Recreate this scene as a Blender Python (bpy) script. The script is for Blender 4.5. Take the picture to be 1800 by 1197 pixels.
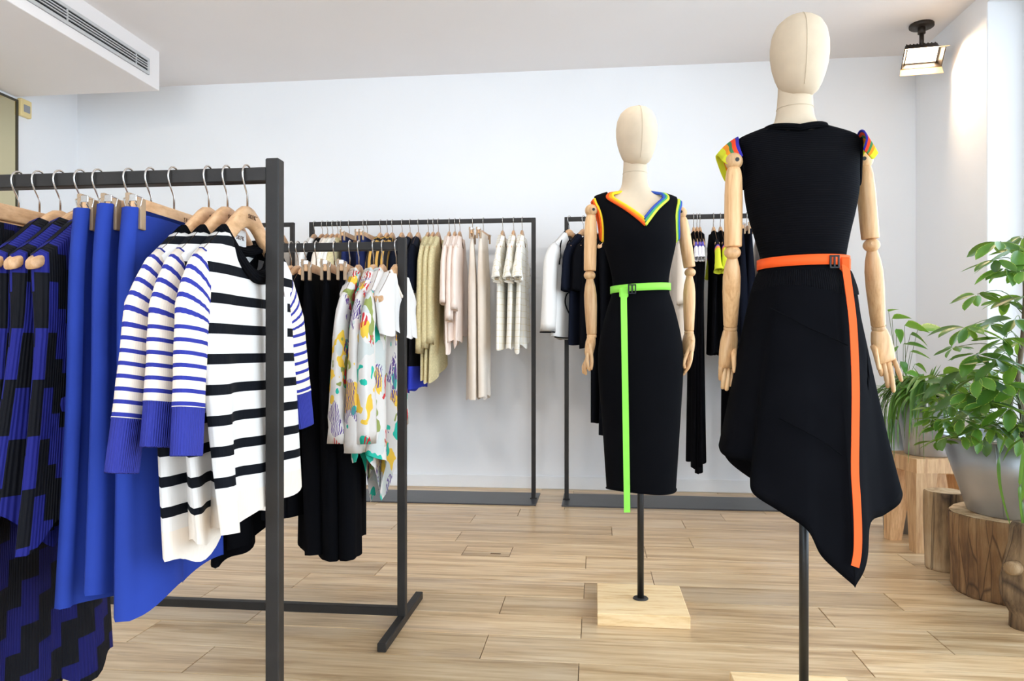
import bpy, math, random
from mathutils import Vector, Matrix, Quaternion
random.seed(7)
SC = bpy.context.scene
COL = SC.collection
for _o in list(bpy.data.objects): bpy.data.objects.remove(_o)
PI = math.pi

# ------------------------------------------------------------------ camera
F_PX, HOR, YAW, CAM_H = 1300.0, 614.0, math.radians(6.36), 1.0
cam_d = bpy.data.cameras.new('camera'); cam = bpy.data.objects.new('camera', cam_d); COL.objects.link(cam)
cam_d.sensor_width = 36.0; cam_d.lens = F_PX / 1800 * 36.0
cam_d.shift_y = (HOR - 598.5) / 1800
cam_d.clip_start = .05
cam.location = (0, 0, CAM_H); cam.rotation_euler = (PI/2, 0, YAW)
SC.camera = cam

# ------------------------------------------------------------------ world (even bright overcast sky seen through the shop windows)
wd = bpy.data.worlds.new('overcast_sky'); SC.world = wd; wd.use_nodes = True
bg = wd.node_tree.nodes['Background']
bg.inputs[0].default_value = (.72, .86, 1.0, 1); bg.inputs[1].default_value = 4.7
SC.view_settings.view_transform = 'Standard'; SC.view_settings.look = 'None'
SC.view_settings.gamma = 1.0; SC.view_settings.use_curve_mapping = False
SC.view_settings.exposure = 0.06
FLOOD_POWER = 10.0

# ------------------------------------------------------------------ pixel -> place
FW = (-math.sin(YAW), math.cos(YAW)); RT = (math.cos(YAW), math.sin(YAW))
def W(px, py, d):
    a = (px - 900) / F_PX
    return Vector((d*(FW[0]+a*RT[0]), d*(FW[1]+a*RT[1]), CAM_H - (py-HOR)/F_PX*d))
def depth_y(px, Y):
    a = (px - 900) / F_PX
    return Y / (FW[1] + a*RT[1])
def at_y(px, py, Y): return W(px, py, depth_y(px, Y))
def on_floor(px, py, z=0): return W(px, py, F_PX*(CAM_H-z)/(py-HOR))

# ------------------------------------------------------------------ mesh helpers
def lin(c):
    c /= 255.0
    return c/12.92 if c <= .04045 else ((c+.055)/1.055)**2.4
def rgb(r, g, b): return (lin(r), lin(g), lin(b), 1)

class G:
    """vertices, faces and per-corner uv"""
    def __init__(s): s.v=[]; s.f=[]; s.uv=[]; s.mi=[]
    def add(s, v, f, uv=None, mi=0):
        o = len(s.v); s.v += [tuple(p) for p in v]
        for k, q in enumerate(f):
            s.f.append([i+o for i in q]); s.mi.append(mi)
            s.uv.append(uv[k] if uv else [(0, 0)]*len(q))
        return s
    def box(s, x0, x1, y0, y1, z0, z1, b=0, mi=0):
        if b <= 0:
            v = [(x, y, z) for x in (x0, x1) for y in (y0, y1) for z in (z0, z1)]
            f = [(0,1,3,2),(4,6,7,5),(0,4,5,1),(2,3,7,6),(0,2,6,4),(1,5,7,3)]
            return s.add(v, f, None, mi)
        lo, hi = (x0, y0, z0), (x1, y1, z1)
        vs, idx = [], {}
        for c in range(8):
            sg = [(c >> k) & 1 for k in range(3)]
            for a in range(3):
                p = []
                for k in range(3):
                    e = hi[k] if sg[k] else lo[k]
                    if k != a: e += (-b if sg[k] else b)
                    p.append(e)
                idx[(c, a)] = len(vs); vs.append(tuple(p))
        fs = []
        for a in range(3):
            u, w = (a+1) % 3, (a+2) % 3
            for sgn in (0, 1):
                q = []
                for du, dw in ((0,0),(1,0),(1,1),(0,1)):
                    q.append(idx[((sgn << a) | (du << u) | (dw << w), a)])
                fs.append(q)
            for du in (0, 1):
                for dw in (0, 1):
                    c0 = (du << u) | (dw << w); c1 = c0 | (1 << a)
                    fs.append([idx[(c0, u)], idx[(c1, u)], idx[(c1, w)], idx[(c0, w)]])
        for c in range(8): fs.append([idx[(c, 0)], idx[(c, 1)], idx[(c, 2)]])
        cc = Vector(((x0+x1)/2, (y0+y1)/2, (z0+z1)/2)); out = []
        for q in fs:
            p = [Vector(vs[i]) for i in q]; n = (p[1]-p[0]).cross(p[2]-p[0]); m = sum(p, Vector())/len(p)
            out.append(q if n.dot(m-cc) > 0 else q[::-1])
        return s.add(vs, out, None, mi)
    def loft(s, rings, caps=(True, True), closed=True, vs=None, us=None, mi=0):
        n = len(rings[0]); m = len(rings)
        if vs is None:
            vs = [0]; c = [sum((Vector(p) for p in r), Vector())/n for r in rings]
            for i in range(1, m): vs.append(vs[-1] + (c[i]-c[i-1]).length)
        if us is None:
            k = m//2; r = rings[k]; us = [0]
            for j in range(1, n+1): us.append(us[-1] + (Vector(r[j % n])-Vector(r[j-1])).length)
        v = [p for r in rings for p in r]; f = []; uv = []
        def vv(i, j): return vs[i][j % n] if isinstance(vs[i], (list, tuple)) else vs[i]
        for i in range(m-1):
            for j in range(n if closed else n-1):
                k = (j+1) % n
                f.append([i*n+j, i*n+k, (i+1)*n+k, (i+1)*n+j])
                uv.append([(us[j], vv(i, j)), (us[j+1], vv(i, j+1)), (us[j+1], vv(i+1, j+1)), (us[j], vv(i+1, j))])
        if caps[0]: f.append(list(range(n))[::-1]); uv.append([(us[j], vv(0, j)) for j in range(n)][::-1])
        if caps[1]: f.append([(m-1)*n+j for j in range(n)]); uv.append([(us[j], vv(m-1, j)) for j in range(n)])
        return s.add(v, f, uv, mi)
    def tube(s, pts, r, n=8, caps=(True, True), closed=False, flat=1.0, mi=0):
        P = [Vector(p) for p in pts]; m = len(P); R = r if isinstance(r, (list, tuple)) else [r]*m
        T = []
        for i in range(m):
            a = P[(i-1) % m] if (closed or i > 0) else P[i]; b = P[(i+1) % m] if (closed or i < m-1) else P[i]
            T.append((b-a).normalized())
        up = Vector((0, 0, 1)) if abs(T[0].z) < .9 else Vector((1, 0, 0))
        N = T[0].cross(up).normalized(); rings = []
        for i in range(m):
            if i > 0:
                N = T[i-1].rotation_difference(T[i]) @ N
            N = (N - T[i]*N.dot(T[i])).normalized(); B = T[i].cross(N)
            rings.append([P[i] + (N*math.cos(2*PI*j/n) + B*math.sin(2*PI*j/n)*flat)*R[i] for j in range(n)])
        if closed: rings.append(rings[0]); caps = (False, False)
        return s.loft(rings, caps, mi=mi)
    def cyl(s, c, r0, r1, z0, z1, n=24, mi=0, b=0):
        def ring(r, z): return [(c[0]+r*math.cos(2*PI*j/n), c[1]+r*math.sin(2*PI*j/n), z) for j in range(n)]
        rs = [ring(r0, z0), ring(r1, z1)] if not b else [ring(r0-b, z0), ring(r0, z0+b), ring(r1, z1-b), ring(r1-b, z1)]
        return s.loft(rs, mi=mi)

def mesh(name, g, mats, smooth=False):
    me = bpy.data.meshes.new(name)
    me.from_pydata(g.v, [], g.f)
    if not isinstance(mats, (list, tuple)): mats = [mats]
    for m in mats: me.materials.append(m)
    if len(mats) > 1: me.polygons.foreach_set('material_index', g.mi)
    uvl = me.uv_layers.new(name='UVMap')
    flat = [c for q in g.uv for p in q for c in p]
    uvl.data.foreach_set('uv', flat)
    if smooth: me.polygons.foreach_set('use_smooth', [True]*len(me.polygons))
    me.update()
    return me
def put(name, me, parent=None, loc=None, rot=None, mat4=None):
    o = bpy.data.objects.new(name, me); COL.objects.link(o)
    if parent: o.parent = parent
    if loc is not None: o.location = loc
    if rot is not None: o.rotation_euler = rot
    if mat4 is not None: o.matrix_local = mat4
    return o
def obj(name, g, mats, parent=None, smooth=False, loc=None, rot=None):
    return put(name, mesh(name, g, mats, smooth), parent, loc, rot)
def tag(o, label, cat=None, group=None, kind=None):
    if label: o['label'] = label
    if cat: o['category'] = cat
    if group: o['group'] = group
    if kind: o['kind'] = kind
    return o
def thing(name, label, cat, loc=(0,0,0), rotz=0, group=None):
    o = bpy.data.objects.new(name, None); COL.objects.link(o)
    o.location = loc; o.rotation_euler = (0, 0, rotz); o.empty_display_size = .05
    return tag(o, label, cat, group)
def struct(name, g, m, parent=None, smooth=False, label=None):
    o = obj(name, g, m, parent, smooth)
    if not parent: o['kind'] = 'structure'
    if label: o['label'] = label
    return o
def interp(tab, x):
    if x <= tab[0][0]: return tab[0][1]
    for (a, b), (c, d) in zip(tab, tab[1:]):
        if x <= c:
            t = (x-a)/(c-a) if c > a else 0
            return b + (d-b)*t
    return tab[-1][1]
def sinterp(tab, x):
    """smooth (catmull-rom) table lookup"""
    n = len(tab)
    if x <= tab[0][0]: return tab[0][1]
    if x >= tab[-1][0]: return tab[-1][1]
    for i in range(n-1):
        if x <= tab[i+1][0]:
            x0, x1 = tab[i][0], tab[i+1][0]; h = x1-x0; t = (x-x0)/h
            y0, y1 = tab[i][1], tab[i+1][1]
            m0 = (y1-tab[i-1][1])/(x1-tab[i-1][0]) if i > 0 else (y1-y0)/h
            m1 = (tab[i+2][1]-y0)/(tab[i+2][0]-x0) if i < n-2 else (y1-y0)/h
            return ((2*t**3-3*t*t+1)*y0 + (t**3-2*t*t+t)*h*m0 + (-2*t**3+3*t*t)*y1 + (t**3-t*t)*h*m1)
def spline(pts, k=6, closed=False):
    P = [Vector(p) for p in pts]; n = len(P); out = []
    for i in range(n if closed else n-1):
        p0 = P[(i-1) % n] if (closed or i > 0) else P[i]; p1 = P[i]; p2 = P[(i+1) % n]
        p3 = P[(i+2) % n] if (closed or i < n-2) else p2
        for j in range(k):
            t = j/k
            out.append(.5*((2*p1) + (p2-p0)*t + (2*p0-5*p1+4*p2-p3)*t*t + (3*p1-p0-3*p2+p3)*t**3))
    if not closed: out.append(P[-1])
    return out

# ------------------------------------------------------------------ materials
MATS = {}
def nodes(name):
    m = bpy.data.materials.new(name); m.use_nodes = True
    nt = m.node_tree; b = nt.nodes['Principled BSDF']
    return m, nt, b
def nn(nt, t, **kw):
    n = nt.nodes.new(t)
    for k, v in kw.items(): setattr(n, k, v)
    return n
def mathn(nt, op, a, b=None, clamp=False):
    n = nn(nt, 'ShaderNodeMath', operation=op, use_clamp=clamp)
    for i, x in enumerate((a, b)):
        if x is None: continue
        if isinstance(x, (int, float)): n.inputs[i].default_value = x
        else: nt.links.new(x, n.inputs[i])
    return n.outputs[0]
def mixc(nt, fac, a, b):
    n = nn(nt, 'ShaderNodeMix', data_type='RGBA')
    for sock, x in ((n.inputs[0], fac), (n.inputs[6], a), (n.inputs[7], b)):
        if isinstance(x, (int, float)): sock.default_value = x
        elif isinstance(x, tuple): sock.default_value = x
        else: nt.links.new(x, sock)
    return n.outputs[2]
def coords(nt, kind='Object', scale=(1,1,1), rand=False):
    tc = nn(nt, 'ShaderNodeTexCoord'); mp = nn(nt, 'ShaderNodeMapping'); mp.inputs['Scale'].default_value = scale
    src = tc.outputs[kind]
    if rand:
        oi = nn(nt, 'ShaderNodeObjectInfo'); va = nn(nt, 'ShaderNodeVectorMath', operation='ADD')
        mu = mathn(nt, 'MULTIPLY', oi.outputs['Random'], 37.0)
        nt.links.new(src, va.inputs[0]); nt.links.new(mu, va.inputs[1]); src = va.outputs[0]
    nt.links.new(src, mp.inputs[0]); return mp.outputs[0]
def noise(nt, vec, scale, detail=3, rough=.5):
    n = nn(nt, 'ShaderNodeTexNoise'); n.inputs['Scale'].default_value = scale; n.inputs['Detail'].default_value = detail
    n.inputs['Roughness'].default_value = rough
    nt.links.new(vec, n.inputs['Vector']); return n.outputs['Fac']
def ramp(nt, fac, stops, mode='LINEAR'):
    r = nn(nt, 'ShaderNodeValToRGB'); r.color_ramp.interpolation = mode
    e = r.color_ramp.elements
    while len(e) < len(stops): e.new(.5)
    for x, (p, c) in zip(e, stops): x.position = p; x.color = c
    nt.links.new(fac, r.inputs[0]); return r.outputs[0]
def bump(nt, b, h, strength=.2, dist=.002):
    n = nn(nt, 'ShaderNodeBump'); n.inputs['Strength'].default_value = strength; n.inputs['Distance'].default_value = dist
    nt.links.new(h, n.inputs['Height']); nt.links.new(n.outputs[0], b.inputs['Normal'])
def shade(c, k): return (min(1, c[0]*k), min(1, c[1]*k), min(1, c[2]*k), 1)
def plain(name, c, rough=.6, metal=0, var=.06, vscale=8, bmp=0, bscale=120, spec=.5, stretch=(1,1,1), coat=0):
    m, nt, b = nodes(name)
    v = coords(nt, 'Object', stretch, True)
    f = noise(nt, v, vscale)
    nt.links.new(ramp(nt, f, [(.3, shade(c, 1-var)), (.7, shade(c, 1+var))]), b.inputs['Base Color'])
    b.inputs['Roughness'].default_value = rough; b.inputs['Metallic'].default_value = metal
    b.inputs['Specular IOR Level'].default_value = spec
    if coat: b.inputs['Coat Weight'].default_value = coat; b.inputs['Coat Roughness'].default_value = .2
    if bmp: bump(nt, b, noise(nt, v, bscale, 2), bmp)
    return m
def uvs(nt):
    tc = nn(nt, 'ShaderNodeTexCoord'); sp = nn(nt, 'ShaderNodeSeparateXYZ'); nt.links.new(tc.outputs['UV'], sp.inputs[0])
    return sp.outputs[0], sp.outputs[1]
def cloth(name, c, rough=.9, var=.05, rib=0, ribv=0, ribs=.35, spec=.15, vscale=10, weave=.15):
    """woven or knitted cloth; rib/ribv = ribs per metre around / along"""
    m, nt, b = nodes(name)
    v = coords(nt, 'Object', (1,1,1), True)
    nt.links.new(ramp(nt, noise(nt, v, vscale), [(.3, shade(c, 1-var)), (.7, shade(c, 1+var))]), b.inputs['Base Color'])
    b.inputs['Roughness'].default_value = rough; b.inputs['Specular IOR Level'].default_value = spec
    b.inputs['Sheen Weight'].default_value = .0
    if rib or ribv:
        u, w = uvs(nt)
        h = mathn(nt, 'SINE', mathn(nt, 'MULTIPLY', u if rib else w, (rib or ribv)*2*PI))
        bump(nt, b, h, ribs, .002)
    else: bump(nt, b, noise(nt, v, 900, 1), weave, .001)
    return m
def stripes(name, base, col, period, duty, off=0, end=None, endcol=None, start=None, rib=220):
    """horizontal stripes along v (metres from the top)"""
    m, nt, b = nodes(name); u, w = uvs(nt)
    fr = mathn(nt, 'FRACT', mathn(nt, 'DIVIDE', mathn(nt, 'ADD', w, off), period))
    fac = mathn(nt, 'LESS_THAN', fr, duty)
    if start is not None: fac = mathn(nt, 'MULTIPLY', fac, mathn(nt, 'GREATER_THAN', w, start))
    c = mixc(nt, fac, base, col)
    if end is not None: c = mixc(nt, mathn(nt, 'GREATER_THAN', w, end), c, endcol)
    nt.links.new(c, b.inputs['Base Color']); b.inputs['Roughness'].default_value = .9; b.inputs['Specular IOR Level'].default_value = .15
    h = mathn(nt, 'SINE', mathn(nt, 'MULTIPLY', u, rib*2*PI)); bump(nt, b, h, .12, .001)
    return m
def bands(name, stops, vertical=True, rib=0):
    """colour bands along v: list of (metres, colour)"""
    m, nt, b = nodes(name); u, w = uvs(nt)
    c = stops[0][1]
    for p, k in stops[1:]: c = mixc(nt, mathn(nt, 'GREATER_THAN', w, p), c, k)
    nt.links.new(c, b.inputs['Base Color']); b.inputs['Roughness'].default_value = .9; b.inputs['Specular IOR Level'].default_value = .15
    if rib:
        h = mathn(nt, 'SINE', mathn(nt, 'MULTIPLY', w, rib*2*PI)); bump(nt, b, h, .3, .002)
    return m
# ================================================================== palette
WHITE = rgb(243,242,242)
m_wall = plain('white_wall_paint', rgb(240,240,241), .85, var=.012, vscale=1.5, bmp=.05, bscale=60)
m_ceil = plain('white_ceiling_paint', rgb(240,234,231), .9, var=.012, vscale=1.2)
m_base = plain('white_gloss_skirting', rgb(238,238,238), .45, var=.01)
m_steel = plain('blackened_steel', rgb(40,36,33), .5, 0.0, var=.25, vscale=14, bmp=.1, bscale=200, spec=.3)
m_plate = plain('dark_steel_plate', rgb(66,66,70), .38, .35, var=.12, vscale=6)
m_chrome = plain('brushed_steel_wire', rgb(205,200,195), .25, 1.0, var=.03)
m_zinc = plain('zinc_bucket', rgb(178,180,184), .38, .75, var=.13, vscale=5, bmp=.08, bscale=40, stretch=(1,1,.5))
m_letter = plain('burnt_lettering', rgb(98,62,40), .8)
m_black_metal = plain('black_coated_pole', rgb(30,29,28), .4, .1, var=.05)
m_buckle = plain('black_buckle', rgb(22,22,24), .35, var=.02)
m_linen = cloth('cream_linen', rgb(212,192,166), .9, .035, vscale=25, weave=.3)
m_seam = plain('linen_seam', rgb(196,178,152), .9)

def wood(name, a, b_, c, scale=9, rough=.45, stretch=(1, .08, .5), rings=3.0, knots=False, coat=0):
    m, nt, b = nodes(name)
    v = coords(nt, 'Object', stretch, True)
    n1 = noise(nt, v, scale, 5, .6); n2 = noise(nt, v, scale*rings, 3, .6)
    f = mathn(nt, 'ADD', mathn(nt, 'MULTIPLY', n1, .62), mathn(nt, 'MULTIPLY', n2, .38))
    col = ramp(nt, f, [(.39, c), (.5, b_), (.61, a)])
    if knots:
        k = noise(nt, coords(nt, 'Object', (1.1, 3.2, 1), True), 3.2, 4, .65)
        pt_ = noise(nt, coords(nt, 'Object', (.5, 2.2, 1), True), 2.3, 4, .6)
        col = mixc(nt, ramp(nt, pt_, [(.54, (0,0,0,1)), (.78, (.5,.5,.5,1))]), col, rgb(228,212,190))
        st_ = noise(nt, coords(nt, 'Object', (.12, 9, 1), True), 4, 4, .7)
        col = mixc(nt, ramp(nt, st_, [(.58, (0,0,0,1)), (.74, (.4,.4,.4,1))]), col, shade(c, .70))
        col = mixc(nt, ramp(nt, k, [(.64, (0,0,0,1)), (.78, (.55,.55,.55,1))]), col, shade(c, .52))
    oi = nn(nt, 'ShaderNodeObjectInfo'); hs = nn(nt, 'ShaderNodeHueSaturation')
    nt.links.new(mathn(nt, 'ADD', mathn(nt, 'MULTIPLY', oi.outputs['Random'], .3), .84), hs.inputs['Value'])
    nt.links.new(col, hs.inputs['Color']); nt.links.new(hs.outputs[0], b.inputs['Base Color'])
    b.inputs['Roughness'].default_value = rough
    if coat: b.inputs['Coat Weight'].default_value = coat; b.inputs['Coat Roughness'].default_value = .22
    bump(nt, b, n2, .06, .002)
    return m
m_plank = wood('oak_plank', rgb(224,197,158), rgb(206,174,132), rgb(172,138,98), 5, .3, (.22, 3.4, 1), 3.5, True)
m_hwood = wood('beech_hanger_wood', rgb(222,178,134), rgb(212,165,120), rgb(194,146,102), 14, .4, (6, 1, 3), 2.5)
m_mwood = wood('beech_arm_wood', rgb(226,184,134), rgb(218,171,120), rgb(202,152,102), 10, .42, (7, 7, .5), 2.2)
m_pine = wood('pale_pine_block', rgb(242,214,168), rgb(236,204,154), rgb(222,184,130), 9, .5, (.6, 4, 4), 2.5)
m_stool = wood('beech_stool', rgb(222,182,136), rgb(208,164,116), rgb(186,140,96), 9, .5, (5, 5, .5), 2.5)
m_cut = wood('cut_log_end', rgb(224,196,156), rgb(208,176,134), rgb(178,142,102), 14, .7, (1, 1, 1), 2)
def bark_mat(name, a, b_, c, sc=14):
    m, nt, b = nodes(name)
    v = coords(nt, 'Object', (1, 1, .12), True); v2 = coords(nt, 'Object', (1, 1, 1), True)
    n1 = noise(nt, v, sc, 6, .7); n2 = noise(nt, v2, 4, 3)
    vo = nn(nt, 'ShaderNodeTexVoronoi', feature='DISTANCE_TO_EDGE'); vo.inputs['Scale'].default_value = sc*1.6
    nt.links.new(v, vo.inputs['Vector'])
    crack = ramp(nt, vo.outputs['Distance'], [(.0, (1,1,1,1)), (.035, (0,0,0,1))])
    col = ramp(nt, mathn(nt, 'ADD', mathn(nt, 'MULTIPLY', n1, .6), mathn(nt, 'MULTIPLY', n2, .4)), [(.36, c), (.5, b_), (.66, a)])
    col = mixc(nt, mathn(nt, 'MULTIPLY', crack, .75), col, shade(c, .6))
    nt.links.new(col, b.inputs['Base Color']); b.inputs['Roughness'].default_value = .9
    bump(nt, b, mathn(nt, 'ADD', n1, mathn(nt, 'MULTIPLY', vo.outputs['Distance'], 1.2)), 1.0, .02)
    return m
m_bark = bark_mat('brown_bark', rgb(180,142,98), rgb(136,100,64), rgb(70,48,32), 13)
m_bark2 = bark_mat('mottled_bark', rgb(200,174,138), rgb(158,128,92), rgb(60,44,32), 9)

BLK, NAVY, COB = rgb(13,13,16), rgb(30,38,72), rgb(40,58,172)
m_black = cloth('black_cloth', BLK, .95, .12, spec=.03)
m_black_knit = cloth('black_purl_knit', BLK, .95, .1, ribv=170, ribs=.25, spec=.05)
m_black_rib = cloth('black_rib_knit', BLK, .95, .1, rib=170, ribs=.6, spec=.05)
m_black_jersey = cloth('black_jersey', rgb(11,11,14), .9, .1, spec=.05)
m_navy = cloth('navy_cloth', rgb(20,23,34), .95, .1, spec=.05)
m_navyblue = cloth('navy_blue_cloth', rgb(36,46,92), .9, .1)
m_cobalt = cloth('cobalt_cloth', rgb(40,62,148), .85, .05, weave=.08)
m_cobalt_rib = cloth('cobalt_rib_knit', rgb(56,62,152), .9, .04, rib=210, ribs=.6)
m_white = cloth('white_cloth', rgb(232,229,225), .9, .02)
m_cream = cloth('cream_cloth', rgb(238,226,212), .9, .03)
m_blush = cloth('blush_cloth', rgb(244,226,214), .9, .04)
m_cream_rib = cloth('cream_rib_knit', rgb(246,232,214), .9, .03, rib=190, ribs=.5)
m_paper = plain('white_paper_tag', rgb(240,238,236), .7, var=.02)
m_sleeve_st = stripes('blue_striped_sleeve_knit', rgb(234,219,203), rgb(50,56,146), .0228, .33, .004)
m_body_st = [stripes('black_striped_body_knit', rgb(230,224,218), rgb(14,16,22), .0585, .345, .021, end=e_, endcol=rgb(236,223,208)) for e_ in (.612, .577, .556)]
m_khaki = cloth('khaki_flecked_cloth', rgb(214,200,156), .95, .12, vscale=90, weave=.5)
def check_mat(name, base, line, k=26, wd=.045):
    m, nt, b = nodes(name); u, w = uvs(nt)
    f = mathn(nt, 'MAXIMUM', mathn(nt, 'LESS_THAN', mathn(nt, 'FRACT', mathn(nt, 'MULTIPLY', u, k)), wd),
              mathn(nt, 'LESS_THAN', mathn(nt, 'FRACT', mathn(nt, 'MULTIPLY', w, k)), wd))
    nt.links.new(mixc(nt, f, base, line), b.inputs['Base Color']); b.inputs['Roughness'].default_value = .9
    return m
m_checkw = check_mat('white_windowpane_check', rgb(248,244,234), rgb(222,206,160), 24, .05)
m_yelstripe = stripes('black_and_ochre_stripe', rgb(24,22,26), rgb(198,150,66), .03, .45)
def ustripe(name, base, col, k, duty):
    m, nt, b = nodes(name); u, w = uvs(nt)
    f = mathn(nt, 'LESS_THAN', mathn(nt, 'FRACT', mathn(nt, 'MULTIPLY', u, k)), duty)
    nt.links.new(mixc(nt, f, base, col), b.inputs['Base Color']); b.inputs['Roughness'].default_value = .9
    return m
m_ochre = ustripe('ochre_and_black_vertical_stripe', rgb(26,22,24), rgb(206,160,78), 22, .42)
m_block = bands('navy_white_black_cobalt_bands', [(0, rgb(28,31,42)), (.34, rgb(246,240,228)), (.46, rgb(16,16,20)), (.86, rgb(52,66,190))])
def block_mat(name, blue, stepu=.021, stepv=.13, drift=.31, ph=0.0):
    """fine-pleated cloth woven in staggered black and blue blocks"""
    m, nt, b = nodes(name); u, w = uvs(nt)
    colm = mathn(nt, 'FLOOR', mathn(nt, 'DIVIDE', u, stepu))
    if drift is None:
        wn = nn(nt, 'ShaderNodeTexWhiteNoise', noise_dimensions='1D'); nt.links.new(colm, wn.inputs['W']); sh_ = wn.outputs['Value']
    else: sh_ = mathn(nt, 'MULTIPLY', colm, drift)
    f = mathn(nt, 'FRACT', mathn(nt, 'ADD', mathn(nt, 'ADD', mathn(nt, 'DIVIDE', w, stepv), ph), sh_))
    fac = mathn(nt, 'GREATER_THAN', f, .52)
    pl = mathn(nt, 'SINE', mathn(nt, 'MULTIPLY', u, 2*PI*170))
    c = mixc(nt, fac, rgb(14,14,20), blue)
    nt.links.new(c, b.inputs['Base Color']); b.inputs['Roughness'].default_value = .8; b.inputs['Specular IOR Level'].default_value = .2
    bump(nt, b, pl, .5, .0015)
    return m
m_pleat = block_mat('pleated_black_blue_blocks', rgb(34,37,120), .021, .21, None)
m_pleat2 = block_mat('pleated_black_indigo_blocks', rgb(24,24,88), .034, .2, .27, .3)
def print_mat(name):
    m, nt, b = nodes(name); v = coords(nt, 'Object', (1.0, 1.0, .8), True)
    col = rgb(226,220,214)
    def off(k):
        mp = nn(nt, 'ShaderNodeMapping'); mp.inputs['Location'].default_value = (k*3.1, k*1.7, k*2.3); nt.links.new(v, mp.inputs[0]); return mp.outputs[0]
    for k, (c, sc, th) in enumerate([(rgb(240,196,70), 8, .595), (rgb(40,184,160), 7.5, .595), (rgb(150,160,88), 9, .63), (rgb(206,210,206), 6, .58)]):
        f = mathn(nt, 'GREATER_THAN', noise(nt, off(k), sc, 2.5, .6), th)
        col = mixc(nt, f, col, c)
    for k, (c, sc, th, ws) in enumerate([(rgb(104,78,140), 7, .585, 60), (rgb(206,54,58), 8, .61, 34)]):
        wv = nn(nt, 'ShaderNodeTexWave'); wv.inputs['Scale'].default_value = ws; wv.inputs['Distortion'].default_value = 6
        wv.inputs['Detail'].default_value = 1
        nt.links.new(off(k+6), wv.inputs['Vector'])
        f = mathn(nt, 'MULTIPLY', mathn(nt, 'GREATER_THAN', noise(nt, off(k+7), sc, 2, .5), th), mathn(nt, 'GREATER_THAN', wv.outputs['Fac'], .5))
        col = mixc(nt, f, col, c)
    nt.links.new(col, b.inputs['Base Color']); b.inputs['Roughness'].default_value = .75; b.inputs['Specular IOR Level'].default_value = .25
    return m
m_print = print_mat('painterly_printed_cloth')
def solid(name, c, rough=.8):
    return cloth(name, c, rough, .03)
m_orange, m_yellow, m_amber = solid('orange_trim', rgb(240,96,36)), solid('yellow_trim', rgb(252,206,48)), solid('amber_trim', rgb(246,160,40))
m_lime, m_green, m_blue = solid('lime_trim', rgb(206,224,72)), solid('green_trim', rgb(72,150,112)), solid('blue_trim', rgb(56,84,168))
m_neon_g = solid('neon_green_webbing', rgb(150,232,88), .6); m_neon_o = solid('neon_orange_webbing', rgb(255,98,40), .6)
m_ruffle = bands('rainbow_ruffle_bands', [(0, rgb(52,46,150)), (.010, rgb(240,76,40)), (.022, rgb(70,130,80)), (.031, rgb(244,150,40)), (.041, rgb(222,222,52))])
m_capsleeve = bands('navy_orange_lime_cap_sleeve', [(0, rgb(22,22,30)), (.05, rgb(110,70,170)), (.058, rgb(236,150,90)), (.072, rgb(214,220,60))])
m_purplewhite = bands('purple_white_cap_sleeve', [(0, rgb(22,22,30)), (.03, rgb(92,82,170)), (.06, rgb(240,236,240))])

# ================================================================== room
XL, XR, YB, YF, ZC = -3.965, 2.17, 5.30, -2.6, 3.0
JAMB_Y, JAMB_Z, XO = 4.38, 2.93, 2.44
# floor slab + planks
g = G(); g.box(XL-.1, XO+.05, YF-.1, YB+.1, -.06, -.009)
m_grout = plain('dark_plank_joint', rgb(120,96,72), .9)
floor = struct('floor', g, m_grout)
PW, PL, Y0 = .205, 1.22, 2.57
joints = [(1030,987),(1027,1038),(1022,1105),(1017,1180),(1456,1088),(1521,1170),(626,1049),(560,1121),(673,996),(808,940),(834,908),(765,917),(718,949),(915,895),(660,886)]
rowj = {}
for (px, py) in joints:
    p = on_floor(px, py); rowj.setdefault(math.floor((p.y-Y0)/PW), p.x)
plank_mesh = {}
def plank(L):
    k = round(L, 3)
    if k not in plank_mesh:
        gg = G(); gg.box(-L/2+.0012, L/2-.0012, -PW/2+.0011, PW/2-.0011, -.010, 0, .0012)
        plank_mesh[k] = mesh('plank', gg, m_plank)
    return plank_mesh[k]
r0, r1 = math.floor((YF-Y0)/PW), math.floor((YB-Y0)/PW)
PXL, PXR = XL+.005, XO
for r in range(r0, r1+1):
    ya, yb = Y0+r*PW, Y0+(r+1)*PW
    if yb > YB or ya < YF: 
        if yb-YB > .15 or YF-ya > .15: continue
    x = rowj.get(r, random.uniform(-1, 1))
    while x - PL > PXL + .05: x -= PL
    xs = [PXL]
    while x < PXR - .06:
        if x > PXL+.06: xs.append(x)
        x += PL
    xs.append(PXR)
    for a, b_ in zip(xs, xs[1:]):
        put('plank', plank(b_-a), floor, ((a+b_)/2, (ya+yb)/2, 0))
# walls
g = G(); g.box(XL-.15, XO+.2, YB, YB+.15, -.06, ZC+.1); struct('wall_back', g, m_wall)
g = G(); g.box(XL-.15, XL, YF-.2, YB, -.06, ZC+.1); struct('wall_left', g, m_wall)
g = G(); g.box(XR, XO+.2, JAMB_Y, YB, -.06, ZC+.1, .004)           # solid end beside the shop window
g.box(XR, XO+.2, YF-.2, JAMB_Y, JAMB_Z, ZC+.1)
g.box(XR, XO+.2, YF-.2, -2.0, -.06, JAMB_Z)
struct('wall_right', g, m_wall)
g = G(); g.box(XL, XR, YF-.2, YF, 2.75, ZC+.1); g.box(XL, -3.0, YF-.2, YF, -.06, 2.75); g.box(1.6, XR, YF-.2, YF, -.06, 2.75)
struct('wall_front', g, m_wall)
g = G(); g.box(XL-.15, XO+.2, YF-.2, YB+.15, ZC, ZC+.12); struct('ceiling', g, m_ceil)
g = G(); g.box(XL, -2.91, YF, 4.686, 2.739, ZC+.02, .003); struct('trim_1', g, m_ceil, label='dropped ceiling bulkhead along the left wall')
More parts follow.
